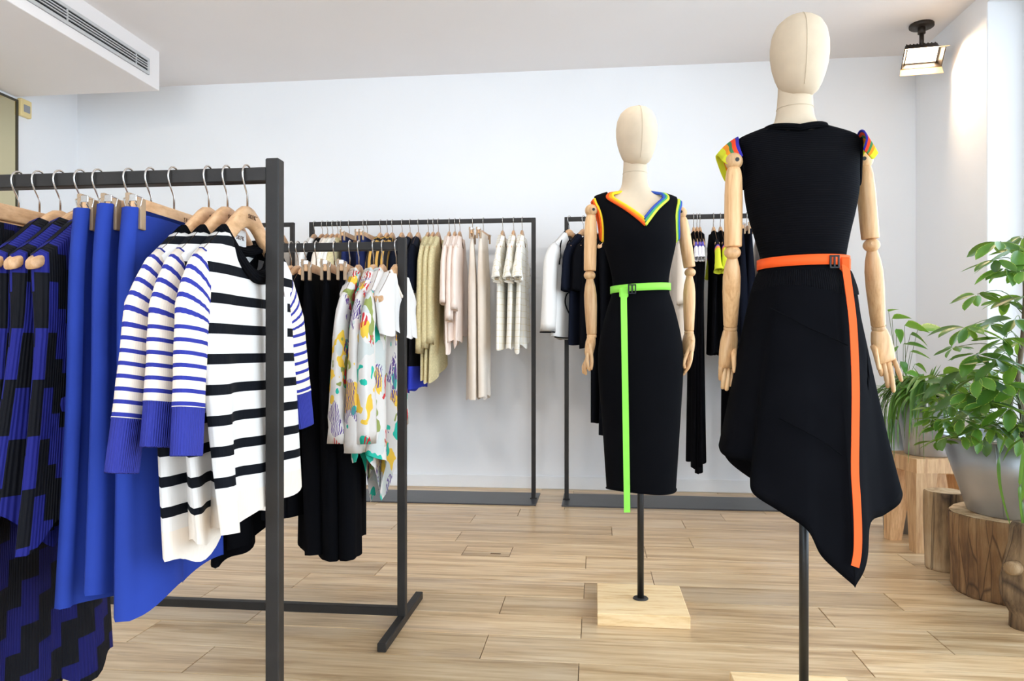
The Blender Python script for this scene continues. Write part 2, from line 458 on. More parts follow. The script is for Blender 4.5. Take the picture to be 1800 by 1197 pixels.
g = G(); g.box(XL, XR, YB-.012, YB, 0, .09, .003); struct('baseboard_back', g, m_base)
g = G(); g.box(XL, XL+.012, YF, YB-.012, 0, .09, .003); struct('baseboard_left', g, m_base)
g = G(); g.box(XR-.012, XR, JAMB_Y+.01, YB-.012, 0, .09, .003); struct('baseboard_right', g, m_base)
# clear glass windows (beside and behind the camera)
def glass_mat():
    m = bpy.data.materials.new('clear_window_glass'); m.use_nodes = True; nt = m.node_tree; nt.nodes.clear()
    o = nn(nt, 'ShaderNodeOutputMaterial'); mx = nn(nt, 'ShaderNodeMixShader'); tr = nn(nt, 'ShaderNodeBsdfTransparent'); gl = nn(nt, 'ShaderNodeBsdfGlossy')
    gl.inputs['Roughness'].default_value = .02; fr = nn(nt, 'ShaderNodeFresnel'); fr.inputs[0].default_value = 1.2
    nt.links.new(fr.outputs[0], mx.inputs[0]); nt.links.new(tr.outputs[0], mx.inputs[1]); nt.links.new(gl.outputs[0], mx.inputs[2]); nt.links.new(mx.outputs[0], o.inputs[0])
    return m
m_glass = glass_mat()
m_frame = plain('dark_window_frame', rgb(50,50,52), .5)
def window(name, boxes, panes):
    g = G()
    for b_ in boxes: g.box(*b_, .003)
    w = struct(name, g, m_frame)
    for p in panes:
        gg = G(); gg.box(*p); obj('pane', gg, m_glass, w)
wy = [-2.0, .1, 2.2, JAMB_Y-.01]
window('window_1', [(XO-.03, XO+.03, y-.03, y+.03, 0, JAMB_Z) for y in (wy[0]+.03, wy[1], wy[2], wy[3]-.03)] + [(XO-.03, XO+.03, wy[0], wy[3], z-.03, z+.03) for z in (.035, JAMB_Z-.03)],
       [(XO-.004, XO+.004, a+.02, b_-.02, .05, JAMB_Z-.05) for a, b_ in zip(wy, wy[1:])])
wx = [-3.0, -1.5, .1, 1.6]
window('window_2', [(x-.03, x+.03, YF-.13, YF-.07, 0, 2.75) for x in (wx[0]+.03, wx[1], wx[2], wx[3]-.03)] + [(wx[0], wx[3], YF-.13, YF-.07, z-.03, z+.03) for z in (.035, 2.72)],
       [(a+.02, b_-.02, YF-.104, YF-.096, .05, 2.70) for a, b_ in zip(wx, wx[1:])])

# floor box lid
ps = [on_floor(x, y) for x, y in ((806,977),(897,981),(908,961),(819,957))]
cx, cy = sum(p.x for p in ps)/4, sum(p.y for p in ps)/4
hw_, hd_ = .115, .085
t = thing('floor_socket_lid', 'small rectangular wood-faced lid set flush in the plank floor', 'floor lid', (cx, cy, 0))
g = G()
for b_ in ((-hw_-.003, hw_+.003, -hd_-.003, -hd_), (-hw_-.003, hw_+.003, hd_, hd_+.003), (-hw_-.003, -hw_, -hd_, hd_), (hw_, hw_+.003, -hd_, hd_)): g.box(*b_, -.001, .0012)
obj('rim', g, m_grout, t)
g = G(); g.box(-hw_, hw_, -.012, hd_, -.001, .001); obj('lid_panel', g, m_plank, t)
g = G(); g.box(-hw_, hw_, -hd_, -.016, -.001, .001); obj('lid_panel', g, m_plank, t)
g = G(); g.box(.02, .07, -.055, -.035, 0, .0016); obj('finger_slot', g, m_grout, t)

# bulkhead air vent
m_vent = plain('grey_aluminium_vent', rgb(206,206,206), .4, .3, var=.02); m_dark = plain('dark_duct', rgb(26,26,26), .9)
bx = -2.91
vz0, vz1, vy0, vy1 = 2.80, 2.905, 1.2, 4.56
t = thing('air_vent', 'long slotted grey air vent in the side of the dropped ceiling', 'air vent', (bx, vy0, vz0))
L_, H_ = vy1-vy0, vz1-vz0
g = G(); g.box(0, .004, 0, L_, 0, H_); obj('duct_opening', g, m_dark, t)
g = G()
for b_ in ((0, L_, 0, .02), (0, L_, H_-.02, H_), (0, .02, .02, H_-.02), (L_-.02, L_, .02, H_-.02)): g.box(0, .012, *b_, .002)
obj('vent_frame', g, m_vent, t)
for k in range(3):
    z = .02 + (H_-.04)*(k+1)/4
    g = G(); g.box(.002, .011, .02, L_-.02, z-.0035, z+.0035); obj('slat', g, m_vent, t)
for yy in [L_-.14 - .62*k for k in range(6)]:
    g = G(); g.box(.002, .0105, yy-.004, yy+.004, .02, H_-.02); obj('divider', g, m_vent, t)

# mirror panel + sensor on the left wall
m_mirror, nt, b = nodes('warm_mirror'); b.inputs['Base Color'].default_value = rgb(214,204,168); b.inputs['Metallic'].default_value = 1; b.inputs['Roughness'].default_value = .04
def left_wall(px, py):
    a = (px-900)/F_PX; d = XL/(FW[0]+a*RT[0]); return W(px, py, d)
pt, pb = left_wall(29, 176), left_wall(29, 368)
t = thing('wall_mirror', 'warm tinted wall mirror in a thin dark frame on the left wall', 'mirror', (XL, pt.y-.7, pb.z))
Hm = pt.z-pb.z
g = G(); g.box(0, .008, -.7, .69, .01, Hm-.01); obj('mirror_glass', g, m_mirror, t)
g = G()
for b_ in ((-.71, .70, 0, .012), (-.71, .70, Hm-.012, Hm), (-.71, -.70, .012, Hm-.012), (.688, .70, .012, Hm-.012)): g.box(0, .016, *b_, .001)
obj('frame', g, plain('dark_mirror_frame', rgb(60,54,42), .5), t)
p = left_wall(39, 191)
t = thing('motion_sensor', 'small yellowed plastic motion sensor high beside the mirror', 'sensor', (XL, p.y, p.z))
m_pl = plain('yellowed_plastic', rgb(236,212,150), .5); m_lens = plain('grey_sensor_lens', rgb(150,150,152), .4)
g = G(); g.box(0, .035, -.05, .05, -.06, .06, .006); obj('housing', g, m_pl, t)
g = G(); g.box(.03, .04, -.028, .03, -.03, .022, .004); obj('lens', g, m_lens, t)

# ------------------------------------------------------------------ ceiling floodlights
m_lampblk = plain('bronze_black_lamp', rgb(52,44,38), .45, .4)
m_lampin = plain('lamp_reflector', rgb(226,196,150), .35, .5)
m_emit = bpy.data.materials.new('lit_lamp_glass'); m_emit.use_nodes = True; nt = m_emit.node_tree; nt.nodes.clear()
_o = nn(nt, 'ShaderNodeOutputMaterial'); _e = nn(nt, 'ShaderNodeEmission'); _e.inputs[0].default_value = (1, .80, .56, 1); _e.inputs[1].default_value = 5; nt.links.new(_e.outputs[0], _o.inputs[0])
def floodlight(x, y, aim, label, power=None, group='ceiling floodlights', color=(1, .975, .95), drop=.16, offscreen=False):
    t = thing('floodlight_offscreen' if offscreen else 'floodlight', label, 'floodlight', (x, y, ZC), 0, group)
    g = G(); g.cyl((0,0), .07, .07, -.022, 0, 20, b=.003); obj('ceiling_plate', g, m_lampblk, t, True)
    g = G(); g.cyl((0,0), .022, .022, -.06, -.02, 12); g.cyl((0,0), .013, .013, -drop+.02, -.06, 12); obj('stem', g, m_lampblk, t, True)
    d = (Vector(aim) - Vector((x, y, ZC-drop-.03))).normalized()
    q = d.to_track_quat('-Z', 'Y'); M = Matrix.Translation((0, 0, -drop-.03)) @ q.to_matrix().to_4x4()
    w_, h_ = .115, .062
    g = G(); g.box(-w_*.8, w_*.8, -h_*.8, h_*.8, .0, .055, .008)
    rings = [[(sx*w_*k, sy*h_*k, z) for sx, sy in ((-1,-1),(1,-1),(1,1),(-1,1))] for k, z in ((.8, .002), (1, -.045), (.95, -.045), (.76, .0))]
    g.loft(rings, (False, False)); put('housing', mesh('housing', g, m_lampblk), t, mat4=M)
    g = G()
    for k in range(9): g.box(-.08+k*.02-.003, -.08+k*.02+.003, -.045, .045, .05, .068)
    put('cooling_fins', mesh('cooling_fins', g, m_lampblk), t, mat4=M)
    g = G(); g.box(-w_*.74, w_*.74, -h_*.72, h_*.72, -.006, -.002); put('lamp_glass', mesh('lamp_glass', g, m_emit), t, mat4=M)
    for sy in (-1, 1):
        g = G(); v = [(-w_, sy*h_, -.045), (w_, sy*h_, -.045), (w_*1.06, sy*(h_+.022), -.085), (-w_*1.06, sy*(h_+.022), -.085)]
        v += [(a, b_+sy*.002, c) for a, b_, c in v]
        g.add(v, [(0,1,2,3),(7,6,5,4),(0,4,5,1),(1,5,6,2),(2,6,7,3),(3,7,4,0)]); put('barn_door', mesh('barn_door', g, m_lampin), t, mat4=M)
    ln = 'floodlight_beam_offscreen' if offscreen else 'floodlight_beam'
    ld = bpy.data.lights.new(ln, 'AREA'); ld.shape = 'RECTANGLE'; ld.size = w_*1.4; ld.size_y = h_*1.3
    ld.energy = power if power is not None else FLOOD_POWER; ld.color = color; ld.spread = math.radians(150)
    lo = bpy.data.objects.new(ln, ld); COL.objects.link(lo); lo.parent = t
    lo.matrix_local = M @ Matrix.Translation((0, 0, -.010))
    return t
floodlight(2.0, 4.80, (1.75, 2.9, 0.9), 'lit black ceiling floodlight in the corner above the plants', 8, color=(1, .74, .48))
# unseen ceiling lamps: wall ones inferred from clothes' shadows, middle-rack one added as fill
for x, y, aim, k_, what in ((-2.4, 2.5, (-2.3, 5.3, .4), .6, 'navy trousers on the wall rack'), (-1.0, 2.5, (-1.2, 5.3, .1), .5, 'khaki jackets'), (0, 2.6, (-.2, 5.3, .1), .45, 'white ruffle dresses'),
                            (.9, 2.6, (.9, 5.3, .1), .5, 'white edged jacket'), (-2.4, -.8, (-1.8, 2.2, .6), 1.0, 'middle rack as added fill')):
    floodlight(x, y, aim, 'unseen black ceiling floodlight aimed at the ' + what, FLOOD_POWER*k_, offscreen=True)
# ================================================================== racks
TB = .03
def t_rack(xl, xr, Y, top, barz, label):
    t = thing('clothes_rack', label, 'clothes rack', (xr, Y, 0), 0, 'square-tube clothes racks')
    L = xl - xr
    for x in (0, L):
        g = G(); g.box(x-TB/2, x+TB/2, -TB/2, TB/2, TB-.002, top, .0025); obj('post', g, m_steel, t)
        g = G(); g.box(x-TB/2, x+TB/2, -.265, .265, 0, TB, .0025); obj('foot', g, m_steel, t)
    g = G(); g.box(L+TB/2-.002, -TB/2+.002, -TB/2, TB/2, barz-TB, barz, .002); obj('top_bar', g, m_steel, t)
    g = G(); g.box(L+TB/2-.002, -TB/2+.002, -TB/2, TB/2, TB, 2*TB, .002); obj('base_bar', g, m_steel, t)
    return t
RA, RB, RC = 1.52, 2.64, 4.905
BA, BB, BC = 1.388, 1.392, 1.874
t_rack(-2.15, at_y(483, 0, RA).x, RA, 1.407, BA, 'tall black square-tube rack carrying the striped sweaters and blue skirts')
t_rack(-2.15, at_y(707, 0, RB).x, RB, 1.407, BB, 'black square-tube rack carrying the black trousers and printed blouses')
def plate_rack(xl, xr, label):
    t = thing('clothes_rack', label, 'clothes rack', (xl, RC, 0), 0, 'plate-based racks along the back wall')
    L = xr-xl; b = .028
    for x in (0, L):
        g = G(); g.box(x-b/2, x+b/2, -b/2, b/2, .006, BC, .002); obj('post', g, m_steel, t)
        g = G(); g.box(x-b*.8, x+b*.8, -b*.8, b*.8, .006, .012); obj('post_foot', g, m_steel, t)
    g = G(); g.box(b/2-.001, L-b/2+.001, -b/2, b/2, BC-b, BC, .002); obj('top_bar', g, m_steel, t)
    g = G(); g.box(-.025, L+.03, -.20, .20, 0, .008, .001); obj('base_plate', g, m_plate, t)
    return t
plate_rack(at_y(548,0,RC).x, at_y(938,0,RC).x, 'wide flat-based rack by the wall holding khaki jackets and cream clothes')
plate_rack(at_y(996,0,RC).x, at_y(996,0,RC).x+1.53, 'wide flat-based rack behind the mannequins holding the white jacket and black clothes')
plate_rack(at_y(514,0,RC).x-1.53, at_y(514,0,RC).x, 'flat-based rack by the wall, mostly hidden behind the striped sweaters')

# ================================================================== hangers
HT = [(0,-.080),(.02,-.083),(.04,-.094),(.07,-.117),(.11,-.150),(.15,-.180),(.185,-.203),(.20,-.213)]
HB = [(0,-.126),(.02,-.129),(.04,-.140),(.07,-.161),(.11,-.188),(.15,-.212),(.185,-.229),(.20,-.233)]
HX = [(0,.0085),(.05,.0095),(.11,.012),(.16,.0145),(.19,.0155),(.20,.011)]
def hook_geo(side=1):
    pts = [(0, 0, -.085), (0, 0, -.056), (0, -.006, -.047), (0, -.0155, -.034)]
    for k in range(11):
        a = math.radians(200 - k*21)
        pts.append((0, .0225*math.cos(a), -.014+.0225*math.sin(a)))
    return G().tube(pts, .0021, 7)
def hanger_body():
    rings = []
    ys = [-.20,-.19,-.17,-.14,-.11,-.085,-.06,-.04,-.02,0,.02,.04,.06,.085,.11,.14,.17,.19,.20]
    for y in ys:
        a = abs(y); zt, zb, hx = sinterp(HT, a), sinterp(HB, a), interp(HX, a)
        zc, hz = (zt+zb)/2, (zt-zb)/2
        r = []
        for j in range(14):
            th = 2*PI*j/14; c, s_ = math.cos(th), math.sin(th)
            r.append((hx*math.copysign(abs(c)**.55, c), y, zc+hz*math.copysign(abs(s_)**.7, s_)))
        rings.append(r)
    return G().loft(rings)
def text_mesh(body, size, mat):
    c = bpy.data.curves.new('lettering', 'FONT'); c.body = body; c.size = size; c.extrude = .0003; c.align_x = 'CENTER'; c.align_y = 'CENTER'; c.space_character = 1.35
    c.resolution_u = 2; c.offset = size*.02
    o = bpy.data.objects.new('lettering_src', c); COL.objects.link(o)
    bpy.context.view_layer.update()
    me = bpy.data.meshes.new_from_object(o.evaluated_get(bpy.context.evaluated_depsgraph_get()))
    bpy.data.objects.remove(o); me.materials.clear(); me.materials.append(mat); me.name = 'lettering'
    return me
TXT = text_mesh('SKFK', .0125, m_letter)
TM_ = text_mesh('TM', .003, m_letter)
ME_HOOK = mesh('hook', hook_geo(), m_chrome, True)
ME_BODY = mesh('hanger_body', hanger_body(), m_hwood, True)
_g = G(); _g.box(-.0065, .0065, -.145, .145, -.118, -.084, .002); _g.box(-.0045, .0045, -.125, .125, -.133, -.121, .0015)
ME_BAR = mesh('hanger_bar', _g, m_hwood)
_g = G(); _g.box(.007, .017, -.009, .009, -.150, -.088, .0015); ME_CLIPW = mesh('clip_jaw', _g, plain('grey_brown_clip_wood', rgb(168,140,110), .5))
_g = G(); _g.box(-.017, -.007, -.009, .009, -.150, -.076, .0015); ME_CLIPW2 = mesh('clip_jaw', _g, ME_CLIPW.materials[0])
_g = G(); _g.box(-.008, .008, -.0095, -.006, -.094, -.080, .001)
_g.tube([(-.014+.028*k/12, .010*math.cos(k*1.05)-.002, -.098+.009*math.sin(k*1.05)) for k in range(13)], .0014, 6)
_g.tube([(-.016,-.008,-.104),(-.02,-.008,-.088),(0,-.008,-.080),(.02,-.008,-.088),(.016,-.008,-.104)], .0014, 6)
ME_SPRING = mesh('clip_spring', _g, m_chrome, False)
M_TXT = Matrix(((0,0,1,0),(1,0,0,0),(0,1,0,0),(0,0,0,1)))
def hanger(kind, X, Y, Z, rot, label, group, letters=False):
    nm = 'wooden_hanger' if kind == 'S' else 'clip_hanger'
    t = thing(nm, label, 'hanger', (X, Y, Z), rot, group)
    put('hook', ME_HOOK, t)
    if kind == 'S':
        put('hanger_body', ME_BODY, t)
        if letters:
            put('lettering', TXT, t, mat4=Matrix.Translation((.0098, .002, -.104)) @ M_TXT)
            put('trademark', TM_, t, mat4=Matrix.Translation((.0098, .024, -.1)) @ M_TXT)
    else:
        put('hanger_bar', ME_BAR, t)
        for y in (-.136, .136):
            s = 1 if y < 0 else -1
            c = put('clip_jaw', ME_CLIPW, t, loc=(0, y, 0)); put('clip_jaw', ME_CLIPW2, t, loc=(0, y, 0))
            put('clip_spring', ME_SPRING, t, loc=(0, y, 0), rot=(0, 0, 0 if y < 0 else PI))
        if letters: 
            put('lettering', TXT, t, mat4=Matrix.Translation((.0068, .045, -.101)) @ M_TXT)
            put('trademark', TM_, t, mat4=Matrix.Translation((.0068, .071, -.097)) @ M_TXT)
    return t

# ================================================================== garments
def shoulder_z(y):
    a = abs(y)
    return sinterp(HT, a) + .006 if a <= .2 else -.207 - (a-.2)*.75
def folds(rnd, n):
    return [(rnd.uniform(.6, 1.25)*n, rnd.uniform(0, 2*PI), rnd.uniform(.5, 1)) for _ in range(3)]
TS = [0,.012,.03,.06,.10,.15,.21,.28,.36,.44,.52,.60,.68,.76,.84,.91,.96,1]
def sheet(root, part, mat, ztop_f, ztop_b, hem, wtab, ttab, amp=.01, nf=5, seed=0, ns=26, y0=0, hemwave=.006, open_top=None, near=1, far=1, swing=0, vref=None, ex=.8, curl=0, roll=0):
    """two-sided hanging panel: ring = front sheet out and back sheet home"""
    rnd = random.Random(seed); F = folds(rnd, nf); H = folds(rnd, nf*.8)
    rings, vs = [], []
    S = [-1+2*i/(ns-1) for i in range(ns)]
    S = [math.copysign(abs(s)**.85, s) for s in S]
    if vref is None: vref = max(ztop_f(s*wtab[0][1]) for s in S)
    for t in TS:
        hw = sinterp(wtab, t); th = interp(ttab, t)
        r, v = [], []
        for side, seq in ((1, S), (-1, S[::-1][1:-1])):
            for s in seq:
                k = near if s < 0 else far
                y = s*hw*(1+(k-1)*t)
                zt = (ztop_f if side > 0 else ztop_b)(s*wtab[0][1])
                zh = hem(s, side) + hemwave*sum(a*math.sin(n*s*1.3+p+side*.4) for n, p, a in H)
                z = zt*(1-t) + zh*t
                thk = th*(max(0, 1-s*s))**(ex*.5*min(1, .22+2.2*t))
                if roll and abs(s) > .84: thk = max(thk, roll*math.sqrt(max(0, 1-((abs(s)-.92)/.08)**2)))
                if t == 0 and open_top: thk = open_top(s*wtab[0][1])
                a_ = amp*t**1.1
                off = a_*sum(a*math.sin(n*s+p+.8*t) for n, p, a in F)
                r.append((off + side*thk + swing*t + curl*t*max(0, -s)**1.5, y + .6*a_*math.sin(F[0][0]*s*1.7+F[1][1]) + y0, z))
                v.append(vref - z)
        rings.append(r); vs.append(v)
    hwm = wtab[len(wtab)//2][1]
    us = [s*hwm for s in S] + [2*hwm - s*hwm for s in S[::-1][1:-1]] + [3*hwm]
    g = G().loft(rings, (False, False), vs=vs, us=us)
    return obj(part, g, mat, root, True)
def sleeve(root, side, hw, length, out, mat, r0=(.03,.06), r1=(.04,.035), cuff=None, cuff_mat=None, seed=0, fwd=0, z0=None, name='sleeve', flare=None, wob=.004, cr=.95):
    rnd = random.Random(seed+side)
    zs = (shoulder_z(hw) if z0 is None else z0)
    rb_ = r0[1]; pts = [(0, side*(hw-.045), shoulder_z(hw-.045)-rb_-.004), (fwd*.1, side*(hw-.018), shoulder_z(hw-.018)-rb_-.002), (fwd*.25, side*(hw+.004), zs-rb_-.018), (fwd*.4, side*(hw+.012+out*.22), zs-rb_-.05)]
    n = 9
    a = pts[-1]
    for k in range(1, n+1):
        q = k/n
        pts.append((fwd*(.4+.6*q), side*(hw+.012+out*(.22+.78*q)), a[2] - (length-rb_-.05)*q))
    P = [Vector(p) for p in pts]; rings = []; vs = [0]
    for i, p in enumerate(P):
        T = (P[min(i+1, len(P)-1)] - P[max(i-1, 0)]).normalized()
        X = Vector((1, 0, 0)); X = (X - T*X.dot(T)).normalized(); N = T.cross(X)
        q = i/(len(P)-1)
        ra = r0[0] + (r1[0]-r0[0])*q; rb = r0[1] + (r1[1]-r0[1])*min(1, q*1.6)
        if flare: ra += flare*q*q; rb += flare*q*q
        ph = rnd.uniform(0, 6)
        rings.append([p + X*(ra*math.cos(2*PI*j/18)+wob*q*math.sin(3*2*PI*j/18+ph*.3+4*q)) + N*(rb*math.sin(2*PI*j/18)+wob*q*math.cos(2*2*PI*j/18+5*q)) for j in range(18)])
        if i: vs.append(vs[-1] + (P[i]-P[i-1]).length)
    if cuff:
        # cuff takes the last part of the tube
        tot = vs[-1]; k = max(i for i in range(len(vs)) if vs[i] <= tot-cuff+.006)
        sl = obj(name, G().loft(rings[:k+1], (True, False), vs=vs[:k+1]), mat, root, True)
        c0 = P[k]; cr_rings = []
        for q in (0, .04, .5, .96, 1.0, .97):
            p = c0.lerp(P[-1], q); e = (1.05 if q == 0 else cr)*(.97 if q in (1.0,) else 1)
            base = rings[k]; cc = P[k]
            cr_rings.append([p + (Vector(b)-cc)*e for b in base])
        cr_rings.append([P[-1].lerp(c0, .15) + (Vector(b)-P[k])*.85 for b in rings[k]])
        obj('cuff', G().loft(cr_rings, (False, False)), cuff_mat or mat, sl, True)
    else:
        inner = [[P[-1].lerp(Vector(b), .93)+Vector((0,0,.004)) for b in rings[-1]], [P[-3].lerp(Vector(b), .86) for b in rings[-3]]]
        sl = obj(name, G().loft(rings+inner, (True, False), vs=vs+[vs[-1]+.001, vs[-1]+.01]), mat, root, True)
    return sl
def top(name, label, cat, X, Y, Z, rot=0, group=None, mat=None, L=.6, hw=.2, bw=None, hemw=None, th=.03, neck=(.07,.09,.02), amp=.008, nf=5, seed=1, sl=None, sl_mat=None, band=None, band_r=.008, hem=None, near=1, far=1, hemwave=.006, swing=0, thtab=None, curl=0):
    if hw < .19: hw = .197
    t = thing(name, label, cat, (X, Y, Z), rot, group)
    bw = bw or hw+.01; hemw = hemw or bw+.02
    nw, df, db = neck
    def zf(y): return shoulder_z(y) if abs(y) > nw else shoulder_z(nw) - df*(1-(abs(y)/nw)**2.2)
    def zb(y): return shoulder_z(y) if abs(y) > nw else shoulder_z(nw) - db*(1-(abs(y)/nw)**2.2)
    def op(y): return .001 if abs(y) > nw else .022*(1-(abs(y)/nw)**3)
    ze = -.125 - L
    sheet(t, 'body', mat, zf, zb, hem or (lambda s, d: ze), [(0, hw), (.12, (hw+bw)/2), (.3, bw), (1, hemw)], thtab or [(0, .001), (.012, .022), (.10, .026), (.25, max(th, .02)), (1, th)], amp, nf, seed, open_top=op, near=near, far=far, hemwave=hemwave, vref=-.125, swing=swing, curl=curl)
    if band:
        n = 13
        fr = [(op(y)+.002, y, zf(y)) for y in [nw*(-1+2*i/(n-1)) for i in range(n)]]
        bk = [(-op(y)-.002, y, zb(y)) for y in [nw*(1-2*i/(n-1)) for i in range(1, n-1)]]
        obj('neckband', G().tube(fr+bk, band_r, 8, closed=True, flat=.7), band, t, True)
    if sl:
        for side in (-1, 1):
            k = dict(sl); 
            if 'far_out' in k:
                fo = k.pop('far_out')
                if side > 0: k['out'] = fo
            sleeve(t, side, hw, mat=sl_mat or mat, seed=seed, **k)
    return t
def skirt(name, label, cat, X, Y, Z, rot=0, group=None, mat=None, L=.75, tw=.15, hemw=.2, th=.03, amp=.012, nf=6, seed=1, near=1, far=1, hem=None, waist_mat=None, swing=0, hemwave=.008, topz=-.125, roll=0):
    t = thing(name, label, cat, (X, Y, Z), rot, group)
    sheet(t, 'skirt_panel', mat, lambda y: topz, lambda y: topz, hem or (lambda s, d: topz-L), [(0, tw), (.15, tw+.012), (.5, (tw+hemw)/2), (1, hemw)], [(0, .0055), (.06, .012), (.3, th*.8), (1, th)], amp, nf, seed, near=near, far=far, swing=swing, hemwave=hemwave, vref=topz, ex=.7, roll=roll)
    g = G().loft([[(sx*(.0065), sy*(tw-.025), z) for sx, sy in ((-1,-1),(1,-1),(1,1),(-1,1))] for z in (topz-.035, topz+.001)]); obj('waistband', g, waist_mat or mat, t)
    return t
def trousers(name, label, X, Y, Z, rot=0, group=None, mat=None, L=1.1, tw=.14, legw=.085, th=.03, seed=1, topz=-.125, amp=.008, spread=.0, dz=.03):
    t = thing(name, label, 'trousers', (X, Y, Z), rot, group)
    for k, sgn in enumerate((-1, 1)):
        yc = sgn*tw/2
        sheet(t, 'leg', mat, lambda y: topz, lambda y: topz, (lambda s, d, k=k: topz-L+dz*k), [(0, tw/2+.004), (.25, tw/2+.02), (.6, legw*.9), (1, legw)], [(0, .006), (.1, .016), (.3, th), (1, th)], amp, 4, seed+k, ns=18, y0=yc, swing=(.012 if sgn < 0 else -.008), hemwave=.006, ex=.7)
    g = G(); g.box(-.008, .008, -tw-.004, tw+.004, topz-.04, topz+.001, .002); obj('waistband', g, mat, t)
    return t

ORD = ['first', 'second', 'third', 'fourth', 'fifth', 'sixth']
# ---------------------------------------------------------------- rack in front
def xa(px): return at_y(px, 0, RA).x
ha = [33, 69.5, 106, 143, 174, 228, 266, 306, 367, 400, 435]
hk = 'hangers on the front rack'
def rr(a=3): return math.radians(random.uniform(-a, a))
rotA = [0.03, -.02, .02, -.02, .0, .0, .0, .0, .02, .0, .0]
holds = ['carrying the long pleated indigo skirt farthest from the end post', 'carrying the long pleated indigo skirt next to the pleated dresses'] \
    + ['under the %s pleated dress counted from the blue skirts' % o for o in ('third', 'second', 'first')] \
    + ['gripping the %s cobalt skirt counted from the striped sweaters' % o for o in ('third', 'second', 'first')] \
    + ['under the striped sweater %s' % o for o in ('next to the blue skirts', 'in the middle of three', 'closest to the end post')]
for i, px in enumerate(ha):
    kind = 'C' if i in (0, 1, 5, 6, 7) else 'S'
    hanger(kind, xa(px), RA, BA, rotA[i], 'lettered beech %s hanger %s' % ('clip' if kind == 'C' else 'shoulder', holds[i]), hk, True)
for i in (0, 1):
    skirt('pleated_skirt', 'long pleated black and indigo skirt, %s' % ('farthest from the end post of the rack' if i == 0 else 'hanging next to the pleated dresses'), 'skirt', xa(ha[i]), RA, BA, rotA[i], 'long pleated skirts', m_pleat2,
          L=1.05, tw=.15, hemw=.25, th=.03, amp=.014, nf=9, seed=20+i, near=1.0, far=1.05, hem=lambda s, d: -1.155-.05*(s < 0)*abs(s), hemwave=.012)
for i in (2, 3, 4):
    t = top('pleated_dress', 'black and blue block-pleated sleeveless dress, %s from the blue skirts' % ORD[4-i], 'dress', xa(ha[i]), RA, BA, rotA[i], 'pleated dresses', m_pleat,
        L=.62, hw=.192, bw=.185, hemw=.22, th=.026, neck=(.055,.14,.05), amp=.012, nf=8, seed=30+i, near=1.05, far=.9, hemwave=.02, swing=-.0, band=None)
    g = G(); yk = -.10
    pts = [(.03, yk, -.30), (.045, yk-.01, -.36), (.04, yk+.01, -.42), (.05, yk-.005, -.46), (.06, yk-.02, -.50), (.05, yk+.0, -.56), (.05, yk-.01, -.62)]
    rings = []
    for q, p in enumerate(spline(pts, 4)):
        w_ = .010+.012*q/24
        rings.append([(p.x+.006*math.cos(2*PI*j/10), p.y+w_*math.sin(2*PI*j/10), p.z) for j in range(10)])
    g.loft(rings); obj('tie', g, m_pleat, t, True)
for i in (5, 6, 7):
    k = i-5
    skirt('flared_skirt', 'plain cobalt blue flared skirt, %s from the striped sweaters' % ORD[2-k], 'skirt', xa(ha[i]), RA, BA, rotA[i], 'cobalt flared skirts', m_cobalt,
          L=.77, roll=.017, tw=.166, hemw=.19, th=.024, amp=.012, nf=5.5, seed=41+k*3, near=1.06, far=.55+.12*k, topz=-.108+.008*(k==1), hem=lambda s, d, k=k: -.895+.03*max(0, s)+(.03 if k == 1 else 0), swing=.008)
m_neck = m_black_rib
for i in (8, 9, 10):
    k = i-8
    lab = ('next to the blue skirts', 'between two other striped sweaters', 'facing out, closest to the end post')[k]
    t = top('striped_sweater', 'black and white striped sweater with blue striped sleeves, %s' % lab, 'sweater', xa(ha[i]), RA, BA, rotA[i], 'striped sweaters', m_body_st[k],
        L=.575, hw=.205, bw=.225, hemw=.245, th=.026, neck=(.112,.088,.03), amp=.010, nf=6, seed=50+k, hemwave=.009, near=.80, far=1.08, curl=.03,
        sl=dict(length=(.40,.355,.37)[k], out=(.06,.045,.045)[k], far_out=.06, r0=(.020,.06), r1=(.024,.036), cuff=.085, cuff_mat=m_cobalt_rib, fwd=(-.02,.0,.012)[k], wob=.003, cr=.98), sl_mat=m_sleeve_st, band=m_neck, band_r=.017,
        hem=lambda s, d, k=k: (-.79,-.755,-.735)[k]+.01*s)
    g = G(); g.box(-.0185, -.0175, -.026, .03, -.165, -.130); lo = obj('neck_label', g, m_paper, t)
    put('lettering', TXT, lo, mat4=Matrix.Translation((-.0172, .002, -.148)) @ M_TXT)
g = thing('price_tag', 'white paper swing tag hanging from the striped sweater by the end post', 'tag', (xa(435)+.047, RA+.085, BA-.27))
gg = G(); gg.box(-.0012, .0012, -.011, .011, -.115, 0); obj('card', gg, m_paper, g)
gg = G(); gg.tube([(0, 0, -.004), (-.006, .002, .03), (-.012, .006, .06)], .0006, 5); obj('string', gg, m_letter, g)

